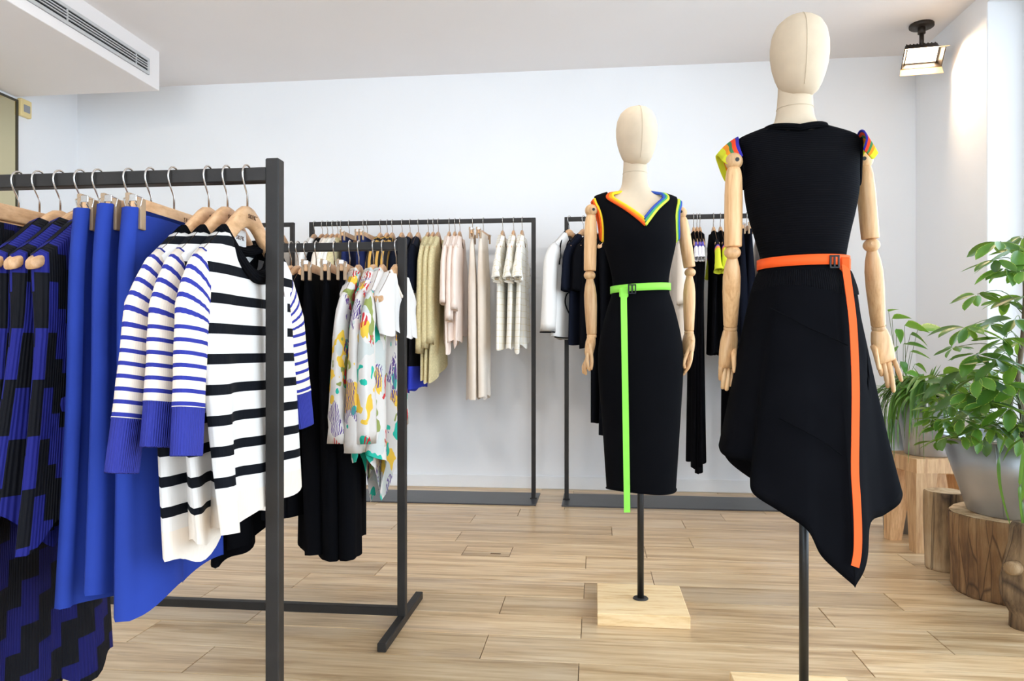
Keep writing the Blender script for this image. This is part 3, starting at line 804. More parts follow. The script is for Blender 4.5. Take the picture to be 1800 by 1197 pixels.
# ---------------------------------------------------------------- rack in the middle
def xb(px): return at_y(px, 0, RB).x
hkb = 'hangers on the middle rack'
def hb(kind, px, what, rot=0): hanger(kind, xb(px), RB, BB, rot, 'beech %s hanger %s' % ('clip' if kind == 'C' else 'shoulder', what), hkb)
hb('C', 392, 'gripping the white skirt on the middle rack')
skirt('straight_skirt', 'white straight skirt between dark skirts behind the striped sweaters', 'skirt', xb(392), RB, BB, 0, 'skirts on the middle rack', m_white, L=1.0, tw=.14, hemw=.16, th=.02, amp=.006, seed=61)
hb('C', 408, 'gripping the navy skirt on the middle rack')
skirt('straight_skirt', 'navy straight skirt beside the white one behind the striped sweaters', 'skirt', xb(408), RB, BB, 0, 'skirts on the middle rack', m_navy, L=.985, tw=.14, hemw=.17, th=.025, amp=.008, seed=62)
for k, px in enumerate((424, 446)):
    hb('C', px, 'gripping the %s black skirt after the navy one' % ORD[k])
    skirt('straight_skirt', '%s black skirt after the navy one behind the striped sweaters' % ORD[k], 'skirt', xb(px), RB, BB, 0, 'skirts on the middle rack', m_black, L=1.0-.06*k, tw=.14, hemw=.18, th=.03, amp=.012, seed=63+k, hem=lambda s, d, k=k: -1.12+.05*k+.04*s)
for k, px in enumerate((498, 512, 524, 538)):
    hb('S', px, 'under the %s short black top before the trousers' % ORD[k])
    top('short_dress', '%s short black dress before the black trousers on the middle rack' % ORD[k], 'dress', xb(px), RB, BB, 0, 'black dresses on the middle rack', m_black, L=.86, hw=.16, bw=.155, hemw=.16, th=.025, seed=70+k)
for k, px in enumerate((556, 588, 615)):
    hb('C', px, 'gripping the %s black trousers counted toward the printed blouses' % ORD[k], .12)
    trousers('wide_trousers', 'wide black trousers, %s counted toward the printed blouses' % ORD[k], xb(px), RB, BB, .12, 'black trousers', m_black_jersey, L=.99+.01*k, tw=.135, legw=.10, th=.04, seed=80+k, topz=-.118, amp=.012)
for k, px in enumerate((631, 657, 673)):
    w_ = ('next to the black trousers', 'between two other printed ones', 'closest to the rack end')[k]
    hb('S', px, 'under the printed blouse %s' % w_, .05)
    top('printed_blouse', 'white blouse with bright painterly print, %s' % w_, 'blouse', xb(px), RB, BB, .05, 'printed blouses', m_print, L=.66, hw=.165, bw=.17, hemw=.21, th=.022, neck=(.06,.05,.01), amp=.012, nf=6, seed=90+k, hemwave=.03, near=1.0,
        hem=(lambda s, d, k=k: (-.60, -.84, -.80)[k] - .09*math.sin(3*s+k)), sl=dict(length=.50+.03*k-.06*(k == 2), out=.05, far_out=.08, r0=(.02,.06), r1=(.022,.045), flare=.012, wob=.008), band=m_print, band_r=.010)
hb('S', 697, 'under the cream ruffled top at the rack end', -.05)
top('ruffled_blouse', 'cream ruffled top hanging last at the end of the middle rack', 'top', xb(697), RB, BB, -.05, None, m_white, L=.21, hw=.18, hemw=.19, th=.022, amp=.014, nf=8, seed=97, hemwave=.02, band=m_cream)

# ---------------------------------------------------------------- racks along the wall
def xc(px): return at_y(px, 0, RC).x
hkc = 'hangers on the wall racks'
def hc(kind, px, what, rot=0): hanger(kind, xc(px), RC, BC, rot, 'beech %s hanger %s' % ('clip' if kind == 'C' else 'shoulder', what), hkc)
hc('S', 497, 'on the rack mostly hidden behind the striped sweaters')
top('cream_shirt', 'cream top on the rack mostly hidden behind the striped sweaters', 'top', xc(497), RC, BC, 0, None, m_cream, L=.5, seed=101, sl=dict(length=.3, out=.05))
mm = [m_white, m_black, m_cream, m_checkw, m_white, m_khaki]; nm6 = ['white', 'black', 'cream', 'checked ivory', 'plain white', 'beige']
for k, px in enumerate((553, 567, 576, 585, 594, 600)):
    hc('S', px, 'under the %s shirt on the khaki jacket rack' % nm6[k], 0)
    top('hanging_shirt', '%s long-sleeved top at the far end of the khaki jacket rack' % nm6[k], 'top', xc(px), RC, BC, 0, 'tops at the far end of the wall rack', mm[k], L=.55, seed=110+k, th=.02, sl=dict(length=.45, out=.04, r1=(.03,.035)))
for k, px in enumerate((614, 639.5, 646)):
    hc('C', px, 'gripping the %s navy trousers on the wall rack' % ORD[k], 0)
    trousers('navy_trousers', 'navy blue trousers on the wall rack, %s before the ochre stripes' % ORD[k], xc(px), RC, BC, .05, 'navy trousers', m_navyblue, L=.85, tw=.14, seed=120+k, topz=-.118)
for k, px in enumerate((669, 681, 690)):
    hc('S', px, 'under the %s ochre striped top' % ORD[k], 0)
    top('striped_shirt', 'black top with ochre vertical stripes, %s before the navy block dresses' % ORD[k], 'top', xc(px), RC, BC, 0, 'ochre striped tops', m_ochre, L=.6, seed=130+k, th=.02, sl=dict(length=.3, out=.04))
for k, px in enumerate((707, 721, 735.6)):
    hc('S', px, 'under the %s colour-block dress beside the khaki jackets' % ORD[2-k], 0)
    top('colour_block_dress', 'navy, white and black dress with cobalt hem, %s from the khaki jackets' % ORD[2-k], 'dress', xc(px), RC, BC, 0, 'colour-block dresses', m_block, L=1.06, hw=.19, bw=.2, hemw=.225, seed=140+k, th=.03, amp=.006, sl=dict(length=.3, out=.03, r1=(.04,.05)), sl_mat=m_navy, hem=lambda s, d, k=k: -1.17+.02*k)
for k, px in enumerate((753, 762, 770.6)):
    hc('S', px, 'under the %s khaki jacket counted from the blush blouses' % ORD[2-k], 0)
    top('khaki_jacket', 'flecked khaki long-sleeved jacket, %s from the blush blouses' % ORD[2-k], 'jacket', xc(px), RC, BC, 0, 'khaki jackets', m_khaki, L=.92, hw=.19, bw=.2, hemw=.26, seed=150+k, th=.020, amp=.010, far=1.25, sl=dict(length=.70-.03*k, out=.05, r0=(.02,.06), r1=(.024,.048)), hem=lambda s, d: -1.03+.06*s)
for k, px in enumerate((790, 800, 808.5)):
    hc('S', px, 'under the %s blush blouse counted from the cream trousers' % ORD[2-k], .04)
    top('blush_blouse', 'pale blush loose blouse with half sleeves, %s from the cream trousers' % ORD[2-k], 'blouse', xc(px), RC, BC, .04, 'blush blouses', m_blush, L=.70, hw=.185, bw=.19, hemw=.22, seed=160+k, th=.018, amp=.014, hemwave=.03, sl=dict(length=.42-.04*(k == 0)+.07*(k == 1), out=.05, r0=(.02,.06), r1=(.022,.05)), hem=lambda s, d: -.80+.06*s)
for k, px in enumerate((830.6, 850)):
    hc('C', px, 'gripping the cream trousers %s' % ('beside the blush blouses' if k == 0 else 'beside the white dresses'), .12-.2*k)
    trousers('cream_trousers', 'long cream trousers hanging %s' % ('beside the blush blouses' if k == 0 else 'beside the white dresses'), xc(px), RC, BC, .12-.2*k, 'cream trousers', m_cream, L=1.10-.01*k, tw=.10, legw=.095, th=.028, seed=170+k, topz=-.10, dz=-.01)
for k, px in enumerate((884, 903, 918)):
    hc('S', px, 'under the %s white ruffle-sleeved dress counted from the rack post' % ORD[2-k], -.03)
    top('ruffle_dress', 'white checked dress with short ruffle sleeves, %s from the rack post' % ORD[2-k], 'dress', xc(px), RC, BC, -.03, 'white ruffle dresses', m_checkw, L=.74, hw=.185, bw=.18, hemw=.215, seed=180+k, th=.022, amp=.014, nf=7, hemwave=.012, sl=dict(length=.23, out=.05, r0=(.016,.045), r1=(.018,.046), flare=.010, wob=.016), hem=lambda s, d: -.85+.03*s)
g = thing('price_tag', 'printed care tag hanging from the white dress beside the rack post', 'tag', (xc(918)+.05, RC+.02, BC-.30))
gg = G(); gg.box(0, .001, -.03, .03, -.2, -.03); obj('card', gg, m_paper, g)
gg = G(); gg.box(.0005, .002, -.022, .022, -.085, -.08); gg.box(.0005, .002, -.003, .0, -.08, -.0); obj('print', gg, m_buckle, g)

# rack behind the mannequins
hc('S', 1001, 'under the white black-edged jacket', -.55)
t = top('edged_jacket', 'white boxy jacket edged in black hanging at the rack post', 'jacket', xc(1001), RC, BC, -.55, None, m_white, L=.66, hw=.19, bw=.2, hemw=.215, th=.035, seed=190, amp=.006, neck=(.06,.07,.01), sl=dict(length=.56, out=.05, r0=(.035,.07), r1=(.045,.05)), band=m_black, band_r=.006, hem=lambda s, d: -.80)
def trim(t, name, pts, r=.0045): obj(name, G().tube(spline(pts, 5), r, 6), m_black, t, True)
trim(t, 'front_edging', [(.036, .0, -.17), (.042, .005, -.35), (.045, .01, -.55), (.043, .01, -.79)])
trim(t, 'hem_edging', [(.02, -.20, -.795), (.038, -.1, -.80), (.042, .01, -.80)])
trim(t, 'pocket_edging', [(.046, -.06, -.50), (.044, -.10, -.52), (.043, -.115, -.57), (.045, -.09, -.62), (.047, -.06, -.645), (.047, .0, -.65)])
trim(t, 'yoke_edging', [(.034, -.05, -.16), (.036, -.085, -.20), (.04, -.07, -.25)])
for sd in (-1, 1):
    trim(t, 'cuff_edging', [(.045*math.cos(q*PI/4), sd*(.252+.05*math.sin(q*PI/4)), -.765) for q in range(9)])
trim(t, 'shoulder_edging', [(.018, -.12, -.165), (.03, -.15, -.21), (.034, -.16, -.27), (.032, -.165, -.33)])
for k in range(4):
    o = obj('button', G().tube([(.047, .025, -.28-.11*k), (.052, .025, -.28-.11*k)], .011, 10), m_buckle, t)
for k, (px, Ln, mt, nm_) in enumerate(((1026, .72, m_navy, 'navy'), (1043, .74, m_black, 'black'), (1062, 1.22, m_black, 'long black'), (1078, 1.30, m_black, 'longest black'), (1100, 1.2, m_navy, 'long navy'))):
    hc('S', px, 'under the %s dress beside the white jacket' % nm_, -.5)
    top('hanging_dress', '%s dress hanging near the white black-edged jacket' % nm_, 'dress', xc(px), RC, BC, -.5, 'dark dresses beside the white jacket', mt, L=Ln, hw=.18, bw=.18, hemw=.20, th=.02, seed=200+k, amp=.007, sl=dict(length=.3, out=.03, r0=(.02,.05), r1=(.022,.04)) if k < 2 else None)
hc('S', 1192, 'under the cream smock behind the slimmer dress mannequin')
top('cream_smock', 'loose cream smock hanging behind the mannequin in the belted dress', 'top', xc(1192), RC, BC, 0, None, m_cream, L=.82, hw=.19, bw=.22, hemw=.30, th=.04, seed=210, amp=.014, sl=dict(length=.4, out=.05), hem=lambda s, d: -.93-.06*s)
for k, px in enumerate((1219, 1225, 1230)):
    hc('S', px, 'under the %s purple-banded black dress' % ORD[k], -.05)
    top('banded_dress', 'long black dress with purple and white shoulder bands, %s from the cream smock' % ORD[k], 'dress', xc(px), RC, BC, -.05, 'banded black dresses', m_black, L=1.48+.05*(k == 1), hw=.165, bw=.17, hemw=.2, th=.018, seed=220+k, amp=.012, sl=dict(length=.11, out=.02, r0=(.012,.03), r1=(.012,.028)), sl_mat=m_purplewhite)
for k, px in enumerate((1254, 1266)):
    hc('S', px, 'under the yellow-sleeved black top %s' % ('beside the banded dresses' if k == 0 else 'after another one'), -.03)
    top('cap_sleeve_shirt', 'black top with yellow cap sleeves, %s' % ('beside the banded dresses' if k == 0 else 'second from the banded dresses'), 'top', xc(px), RC, BC, -.03, 'yellow-sleeved black tops', m_black, L=.78, hw=.17, bw=.17, hemw=.19, th=.02, seed=230+k, amp=.01, sl=dict(length=.19, out=.04, r0=(.016,.04), r1=(.02,.035), flare=.010), sl_mat=m_capsleeve)
for k, (px, mt, nm_) in enumerate(((1285, m_black, 'black'), (1298, m_navy, 'navy'), (1312, m_navy, 'dark navy'))):
    hc('C', px, 'gripping the %s wide trousers behind the knit-top mannequin' % nm_, 0)
    trousers('dark_trousers', '%s wide trousers hanging behind the knit-top mannequin' % nm_, xc(px), RC, BC, 0, 'dark trousers behind the mannequin', mt, L=1.35, tw=.14, legw=.10, th=.035, seed=240+k, topz=-.118)
hc('S', 1340, 'under the blush dress behind the knit-top mannequin')
top('blush_dress', 'pale blush dress hanging behind the knit-top mannequin', 'dress', xc(1340), RC, BC, 0, None, m_blush, L=.9, seed=250, th=.03)
# ================================================================== mannequins
class Man:
    def __init__(s, px, d, turn, label, TZ):
        s.d = d; p = W(px, 0, d); s.pos = Vector((p.x, p.y, 0))
        s.rot = math.atan2(-p.x, p.y) + turn
        s.rot = math.atan2(0-p.x, p.y) + turn
        s.root = thing('mannequin', label, 'mannequin', s.pos, s.rot, 'linen mannequins with wooden arms')
        s.inv = (Matrix.Translation(s.pos) @ Matrix.Rotation(s.rot, 4, 'Z')).inverted()
    def c(s, px, py, dy=0): return s.inv @ W(px, py, s.d+dy)
RXT = [(.74,.07),(.80,.125),(.88,.152),(.96,.156),(1.04,.148),(1.12,.118),(1.235,.092),(1.32,.104),(1.40,.126),(1.47,.135),(1.525,.145),(1.555,.156),(1.572,.148),(1.584,.116),(1.597,.080),(1.615,.058),(1.635,.050),(1.68,.0455),(1.76,.0435)]
RYT = [(.74,.05),(.80,.088),(.88,.110),(.96,.114),(1.04,.104),(1.12,.084),(1.235,.070),(1.32,.082),(1.40,.106),(1.47,.098),(1.525,.070),(1.555,.056),(1.575,.048),(1.592,.046),(1.61,.046),(1.635,.046),(1.68,.0455),(1.76,.0435)]
CYT = [(.74,.01),(.96,.012),(1.12,.004),(1.235,0),(1.40,-.012),(1.50,.0),(1.575,.012),(1.65,.012),(1.76,.004)]
def ring_at(M, z, off=0, n=40, rxt=RXT, ryt=RYT):
    rx, ry = sinterp(rxt, z)+off, sinterp(ryt, z)+off; cx, cy = sinterp(M.cxt, z), sinterp(CYT, z)
    return [(cx+rx*math.cos(2*PI*j/n), cy+ry*math.sin(2*PI*j/n), z) for j in range(n)]
def S(M, a, z, off=0, rxt=RXT, ryt=RYT):
    return Vector((sinterp(M.cxt, z)+(sinterp(rxt, z)+off)*math.cos(a), sinterp(CYT, z)+(sinterp(ryt, z)+off)*math.sin(a), z))
def limb(root, name, p0, p1, prof, mat=None, n=16, sub=False):
    g = G(); P = []; R = []
    for t, r in prof: P.append(Vector(p0).lerp(Vector(p1), t)); R.append(r)
    g.tube(P, R, n); return obj(name, g, mat or m_mwood, root, True)
def ball(root, name, c, r, sz=1.0, mat=None, axis=None):
    prof = [(math.sin(PI*k/10)*r, -math.cos(PI*k/10)*r*sz) for k in range(11)]
    ax = Vector(axis or (0, 0, 1)).normalized(); c = Vector(c)
    return obj(name, G().tube([c+ax*h for _, h in prof], [max(rr_, .0004) for rr_, _ in prof], 16), mat or m_mwood, root, True)
def arm(M, pts, dy, R, side, handspec):
    """pts: pixel joints shoulder-cap, upper top, upper end, elbow, fore top, wrist"""
    root = M.root
    cap, u0, u1, el, f0, wr = [M.c(*p[:2], dy+(p[2] if len(p) > 2 else 0)) for p in pts]
    c = ball(root, 'shoulder_cap', cap, R*.98, 1.0)
    front = Vector((0, -1, 0))
    obj('bolt', G().tube([cap+front*R*.9+Vector((-side*.006, 0, 0)), cap+front*R*1.02+Vector((-side*.006, 0, 0))], .0055, 10), m_buckle, c)
    limb(root, 'upper_arm', cap.lerp(u0, .6), u1, [(0, R*.62), (.05, R*.80), (.13, R*.92), (.35, R*1.0), (.7, R*1.0), (.985, R*.97), (1, R*.9)])
    e = ball(root, 'elbow_joint', el, R*.93, .82)
    obj('bolt', G().tube([el+front*R*.86+Vector((-side*.004, 0, .002)), el+front*R*.96+Vector((-side*.004, 0, .002))], .0045, 10), m_stool, e)
    limb(root, 'forearm', f0.lerp(el, .4), wr, [(0, R*.52), (.06, R*.62), (.16, R*.84), (.3, R*.99), (.5, R*1.0), (.8, R*.88), (.985, R*.80), (1, R*.74)])
    d = (wr-f0).normalized()
    limb(root, 'wrist_joint', wr, wr+d*.014, [(0, R*.70), (.2, R*.78), (.7, R*.78), (1, R*.66)])
    # hand
    pe = M.c(*handspec['palm_end'][:2], dy+handspec['palm_end'][2]); w0 = wr+d*.010
    wd_ = Vector(handspec['width_dir']).normalized(); ax = (pe-w0).normalized(); wd_ = (wd_-ax*wd_.dot(ax)).normalized(); nd = ax.cross(wd_)
    hwid, hth = handspec['hw'], handspec['ht']; rings = []
    for t, kw, kt in ((0,.62,.8),(.06,.72,.95),(.3,.9,1.1),(.6,1.0,1.0),(.9,.98,.85),(.98,.95,.72),(1,.86,.6)):
        p = w0.lerp(pe, t)
        rings.append([p + wd_*hwid*kw*math.copysign(abs(math.cos(2*PI*j/18))**.7, math.cos(2*PI*j/18)) + nd*hth*kt*math.copysign(abs(math.sin(2*PI*j/18))**.8, math.sin(2*PI*j/18)) for j in range(18)])
    h = obj('hand', G().loft(rings), m_mwood, root, True)
    nf = len(handspec['tips'])
    for k, tip in enumerate(handspec['tips']):
        b = pe + wd_*hwid*.80*(-1+2*k/(nf-1)) - ax*.004
        tp = M.c(*tip[:2], dy+tip[2]); bend = Vector(handspec.get('bend', (0, -.006, 0)))
        m1 = b.lerp(tp, .42)+bend; m2 = b.lerp(tp, .74)+bend
        P = [b, b.lerp(m1, .5), b.lerp(m1, .94), m1, m1.lerp(m2, .1), m1.lerp(m2, .92), m2, m2.lerp(tp, .15), m2.lerp(tp, .8), tp]
        r = .0078 if k not in (0, nf-1) else .0072
        obj('finger', G().tube(P, [r, r, r*.98, r*.84, r*.96, r*.92, r*.80, r*.88, r*.74, r*.36], 10), m_mwood, h, True)
    th = handspec['thumb']; b = w0.lerp(pe, .45)+wd_*hwid*.85*handspec.get('thumb_side', -1)
    P = spline([b, M.c(th[0][0], th[0][1], dy+th[0][2]), M.c(th[1][0], th[1][1], dy+th[1][2])], 5)
    obj('thumb', G().tube(P, [.0095-.0045*k/(len(P)-1) for k in range(len(P))], 10), m_mwood, h, True)
def mannequin(px, d, turn, label, cxt, head, chin_px, base_rot):
    M = Man(px, d, turn, label, None); M.cxt = cxt
    zs = [.74,.76,.80,.84,.88,.92,.96,1.0,1.04,1.08,1.12,1.16,1.2,1.235,1.28,1.32,1.36,1.40,1.44,1.47,1.50,1.525,1.54,1.555,1.566,1.576,1.585,1.592,1.60,1.61,1.622,1.635,1.65,1.68,1.72,1.745]
    obj('torso', G().loft([ring_at(M, z) for z in zs]), m_linen, M.root, True)
    # head: egg with chin overhanging the neck
    top_z, chin_z, hx = head; H = top_z-chin_z
    prof = [(1.0,.006,.008,0),(.985,.026,.034,.004),(.95,.044,.058,.004),(.88,.0605,.081,.003),(.77,.0715,.0955,.0),(.63,.0765,.101,-.002),(.50,.0765,.100,-.004),(.37,.0725,.094,-.006),(.25,.0655,.084,-.008),(.14,.0565,.071,-.010),(.06,.047,.056,-.012),(.0,.030,.034,-.012)]
    k = H/.222
    rings = [[(hx+rx*k*math.cos(2*PI*j/32), cy+ry*k*math.sin(2*PI*j/32), chin_z+H*t) for j in range(32)] for t, rx, ry, cy in prof]
    hd = obj('head', G().loft(rings), m_linen, M.root, True)
    seam = [(hx+.0, cy-ry*k-.0002, chin_z+H*t) for t, rx, ry, cy in prof[1:-1]]
    obj('seam', G().tube(spline(seam, 4), .0009, 5), m_seam, hd, True)
    for sgn in (-1, 1):
        sm = [(hx+sgn*rx*k*math.cos(.35), cy-ry*k*math.sin(.35)*.6, chin_z+H*t) for t, rx, ry, cy in prof[1:-1]]
        obj('seam', G().tube(spline(sm, 4), .0007, 5), m_seam, hd, True)
    zn = chin_z-.028
    obj('neck_seam', G().tube([tuple(S(M, 2*PI*j/32, zn, .0006)) for j in range(32)], .0009, 5, closed=True), m_seam, M.root, True)
    # stand
    obj('pole', G().cyl((0, 0), .0125, .0125, .05, .80, 16), m_black_metal, M.root, True)
    obj('flange', G().cyl((0, 0), .030, .028, .045, .052, 24, b=.002), m_black_metal, M.root, True)
    b = obj('base_block', G().box(-.165, .165, -.175, .175, 0, .046, .0025), m_pine, M.root); b.rotation_euler = (0, 0, -M.rot+base_rot)
    return M

def drape(M, root, name, mat, ztop, zhem, rxt, ryt, off=.006, strap=None, N=144, K=36, fold=None, vs_ref=1.6, inner=True):
    """garment surface wrapped round the figure, open at top edge ztop(angle)"""
    cols = [2*PI*j/N for j in range(N)]; rings = []; vv = []
    for i in range(K+1):
        q = i/K; r = []; v = []
        for a in cols:
            zt = ztop(a); z = zt + (zhem(a)-zt)*q
            p = S(M, a, z, off, rxt, ryt)
            if fold: p = fold(a, z, p)
            r.append(p); v.append(vs_ref-z)
        rings.append(r); vv.append(v)
    if strap:   # cloth carries on over the shoulder to meet the back
        r = []
        for a, p in zip(cols, rings[0]):
            c = abs(math.cos(a))
            r.append(Vector((p.x, sinterp(CYT, p.z), p.z+.016)) if strap[0]-.01 <= c <= strap[1]+.005 else p.copy())
        rings.insert(0, r); vv.insert(0, vv[0])
    us = [.55*j/N*1.6 for j in range(N+1)]
    return obj(name, G().loft(rings, (False, False), vs=vv, us=us), mat, root, True)
def ztop_fn(front, back, arm_z, sh, c0, c1, power=1.0):
    def f(a):
        c = abs(math.cos(a)); b = front if math.sin(a) < 0 else back
        s0, s1 = sh
        if c < c0: return b + (s0-b)*(c/c0)**power
        if c < c1: return s0+(s1-s0)*(c-c0)/(c1-c0)
        t = (math.acos(c1)-math.acos(min(1, c)))/max(1e-6, math.acos(c1))
        return s1 + (arm_z-s1)*math.sin(min(1, t)*PI/2)**.8
    return f
def edge_path(M, ztop, a0, a1, n, off, rxt, ryt, dz=0):
    return [S(M, a0+(a1-a0)*k/n, ztop(a0+(a1-a0)*k/n)+dz, off, rxt, ryt) for k in range(n+1)]
def belt(M, name, label, zc, tilt, rxt, ryt, mat, h=.026, off=.013):
    t = thing(name, label, 'belt', M.pos, M.rot)
    N = 72; rings = []
    for dz, o in ((-h/2, 0), (-h/2, .0022), (h/2, .0022), (h/2, 0), (-h/2, 0)):
        rings.append([S(M, 2*PI*j/N, zc+tilt*math.cos(2*PI*j/N)+dz, off+o, rxt, ryt) for j in range(N)])
    # keep the webbing upright: same outline at both edges
    for i, (dz, o) in enumerate(((-h/2, 0), (-h/2, .0022), (h/2, .0022), (h/2, 0), (-h/2, 0))):
        for j in range(N):
            a = 2*PI*j/N; p = S(M, a, zc+tilt*math.cos(a), off+o, rxt, ryt); rings[i][j] = Vector((p.x, p.y, p.z+dz))
    obj('strap', G().loft(rings, (False, False)), mat, t, True)
    return t
def ribbon(root, name, P, w, mat, side=Vector((1, 0, 0)), th=.0018):
    rings = []
    for i, p in enumerate(P):
        p = Vector(p); T = (Vector(P[min(i+1, len(P)-1)])-Vector(P[max(0, i-1)])).normalized()
        s_ = (side-T*side.dot(T)).normalized(); n_ = T.cross(s_)
        rings.append([p+s_*w/2*a+n_*th/2*b for a, b in ((-1,-1),(1,-1),(1,1),(-1,1))])
    return obj(name, G().loft(rings), mat, root)
def buckle(root, c, w, h):
    c = Vector(c); g = G(); r = .0022
    for x0, x1, z0, z1 in ((-w/2, w/2, h/2-2*r, h/2), (-w/2, w/2, -h/2, -h/2+2*r), (-w/2, -w/2+2*r, -h/2, h/2), (w/2-2*r, w/2, -h/2, h/2), (-r, r, -h/2, h/2)):
        g.box(c.x+x0, c.x+x1, c.y-.003, c.y+.002, c.z+z0, c.z+z1, .0006)
    return obj('buckle', g, m_buckle, root)

# ---------------------------------------------------------------- mannequin in the V-neck dress
MF = mannequin(1126, 2.83, .22, 'linen egg-headed mannequin with wooden arms wearing the belted V-neck dress', [(.7,.004),(1.0,.002),(1.235,.0),(1.5,-.012),(1.62,-.019),(1.76,-.019)], (1.926, 1.702, -.016), 0, 0)
dl = -.035; dr = .035
arm(MF, [(1039,370),(1038.5,382),(1037,476),(1036.5,484),(1037,491),(1040,588)], dl, .0240, -1,
    dict(palm_end=(1034,626,-.02), width_dir=(.35,1,0), hw=.030, ht=.017, tips=[(1037,652,-.045),(1030,659,-.03),(1026,657,-.01),(1025,650,.01)], thumb=[(1040,633,-.04),(1039,650,-.05)], bend=(-.006,-.004,0)))
arm(MF, [(1197,374),(1199,386),(1212,470),(1213,479),(1211,487),(1211,582)], dr, .0235, 1,
    dict(palm_end=(1209,622,-.03), width_dir=(-.35,1,0), hw=.030, ht=.017, tips=[(1203,656,-.05),(1200,660,-.035),(1201,655,-.015),(1204,650,.0)], thumb=[(1203,634,-.05),(1204,648,-.06)], bend=(.006,-.006,0)))
DRX = [(.45,.126),(.60,.136),(.75,.146),(.90,.157),(1.0,.157),(1.08,.143),(1.16,.122),(1.235,.100),(1.32,.112),(1.40,.132),(1.47,.137),(1.525,.147),(1.555,.161),(1.572,.164),(1.586,.140),(1.599,.098),(1.61,.066)]
DRY = [(.45,.115),(.60,.118),(.75,.120),(.90,.120),(1.0,.116),(1.08,.104),(1.16,.092),(1.235,.082),(1.32,.092),(1.40,.114),(1.47,.104),(1.525,.074),(1.555,.058),(1.575,.050),(1.592,.048),(1.61,.048)]
zt = ztop_fn(1.455, 1.53, 1.412, (1.590, 1.570), .78, .945, 1.0)
t = thing('dress', 'fitted black V-neck midi dress with rainbow trim on the farther mannequin', 'dress', MF.pos, MF.rot)
drape(MF, t, 'dress_body', m_black_jersey, zt, lambda a: .468+.006*math.sin(2*a), DRX, DRY, .005, (.78, .945))
hemr = [S(MF, 2*PI*j/72, .468+.006*math.sin(4*PI*j/72), .006, DRX, DRY) for j in range(72)]
obj('hem', G().tube(hemr, .0025, 6, closed=True), m_black_jersey, t, True)
ac0, ac1 = math.acos(.78), math.acos(.945)
sets = {-1: (m_orange, m_amber, m_yellow), 1: (m_lime, m_green, m_blue)}
for sg in (-1, 1):
    # neckline half: front centre up to the strap, over and round to the back centre
    A0 = -PI/2; A1 = -PI/2 + sg*(PI/2-ac0)
    fr = [A0+(A1-A0)*k/24 for k in range(25)]
    for q, mt in enumerate(sets[sg]):
        zq = ztop_fn(1.455+.013*q, 1.53+.008*q, 1.412, (1.590, 1.570), .78-.055*q, .945, 1.0)
        sp_ = PI/2-math.acos(.78-.055*q)
        P = [S(MF, -PI/2+sg*sp_*k/24, zq(-PI/2+sg*sp_*k/24), .007, DRX, DRY) for k in range(25)]
        B = [S(MF, PI/2-(-sg)*sp_*k/24, zq(PI/2+sg*sp_*k/24), .007, DRX, DRY) for k in range(24, -1, -1)]
        mid_ = (P[-1]+B[0])/2; mid_.z += .014
        obj('neck_trim', G().tube(P+[P[-1].lerp(mid_, .5)+Vector((0,0,.004)), mid_, B[0].lerp(mid_, .5)+Vector((0,0,.004))]+B, .0056, 6), mt, t, True)
    arms_set = (m_yellow, m_orange) if sg < 0 else (m_lime, m_green, m_blue)
    base = PI if sg < 0 else 0
    for q, mt in enumerate(arms_set):
        P = []
        for k in range(41):
            a = base + ac1*1.02*(-1+2*k/40); p = S(MF, a, zt(a), .007, DRX, DRY)
            c_ = Vector((sinterp(MF.cxt, 1.5)+sg*.155, 0, 1.50)); p = p + (c_-p)*.05*q + Vector((sg*.004*q, 0, .0))
            P.append(p)
        obj('armhole_trim', G().tube(P, .0062, 6, closed=True), mt, t, True)
bt = belt(MF, 'webbing_belt', 'neon green webbing belt with black buckle tied on the V-neck dress', 1.232, .006, DRX, DRY, m_neon_g, .027)
def front_at(M, px, py, rxt, ryt, off):
    dy = -.1
    for _ in range(4):
        p = M.c(px, py, dy); rx, ry = sinterp(rxt, p.z)+off, sinterp(ryt, p.z)+off
        cx, cy = sinterp(M.cxt, p.z), sinterp(CYT, p.z)
        u = max(-.98, min(.98, (p.x-cx)/rx)); yt = cy-ry*math.sqrt(1-u*u)
        dy += (yt-p.y)
    return M.c(px, py, dy)
buckle(bt, front_at(MF, 1111, 508, DRX, DRY, .018), .030, .036)
k_ = front_at(MF, 1097, 513, DRX, DRY, .018); obj('knot', G().box(k_.x-.018, k_.x+.016, k_.y-.006, k_.y+.006, k_.z-.022, k_.z+.016, .005), m_neon_g, bt)
P = [front_at(MF, 1096.5, 516, DRX, DRY, .020)] + [front_at(MF, 1096.5+k*.62, 530+k*38, DRX, DRY, .02) for k in range(9)]
yv = min(p.y for p in P)
P = [Vector((p.x, p.y if i < 3 else min(p.y, P[i].y), p.z)) for i, p in enumerate(P)]
e = P[-1]; P.append(MF.c(1102.3, 898, (0))); P[-1] = Vector((e.x+.002, e.y, P[-1].z*.0 + .40))
ribbon(bt, 'strap_tail', spline(P, 3), .0235, m_neon_g)

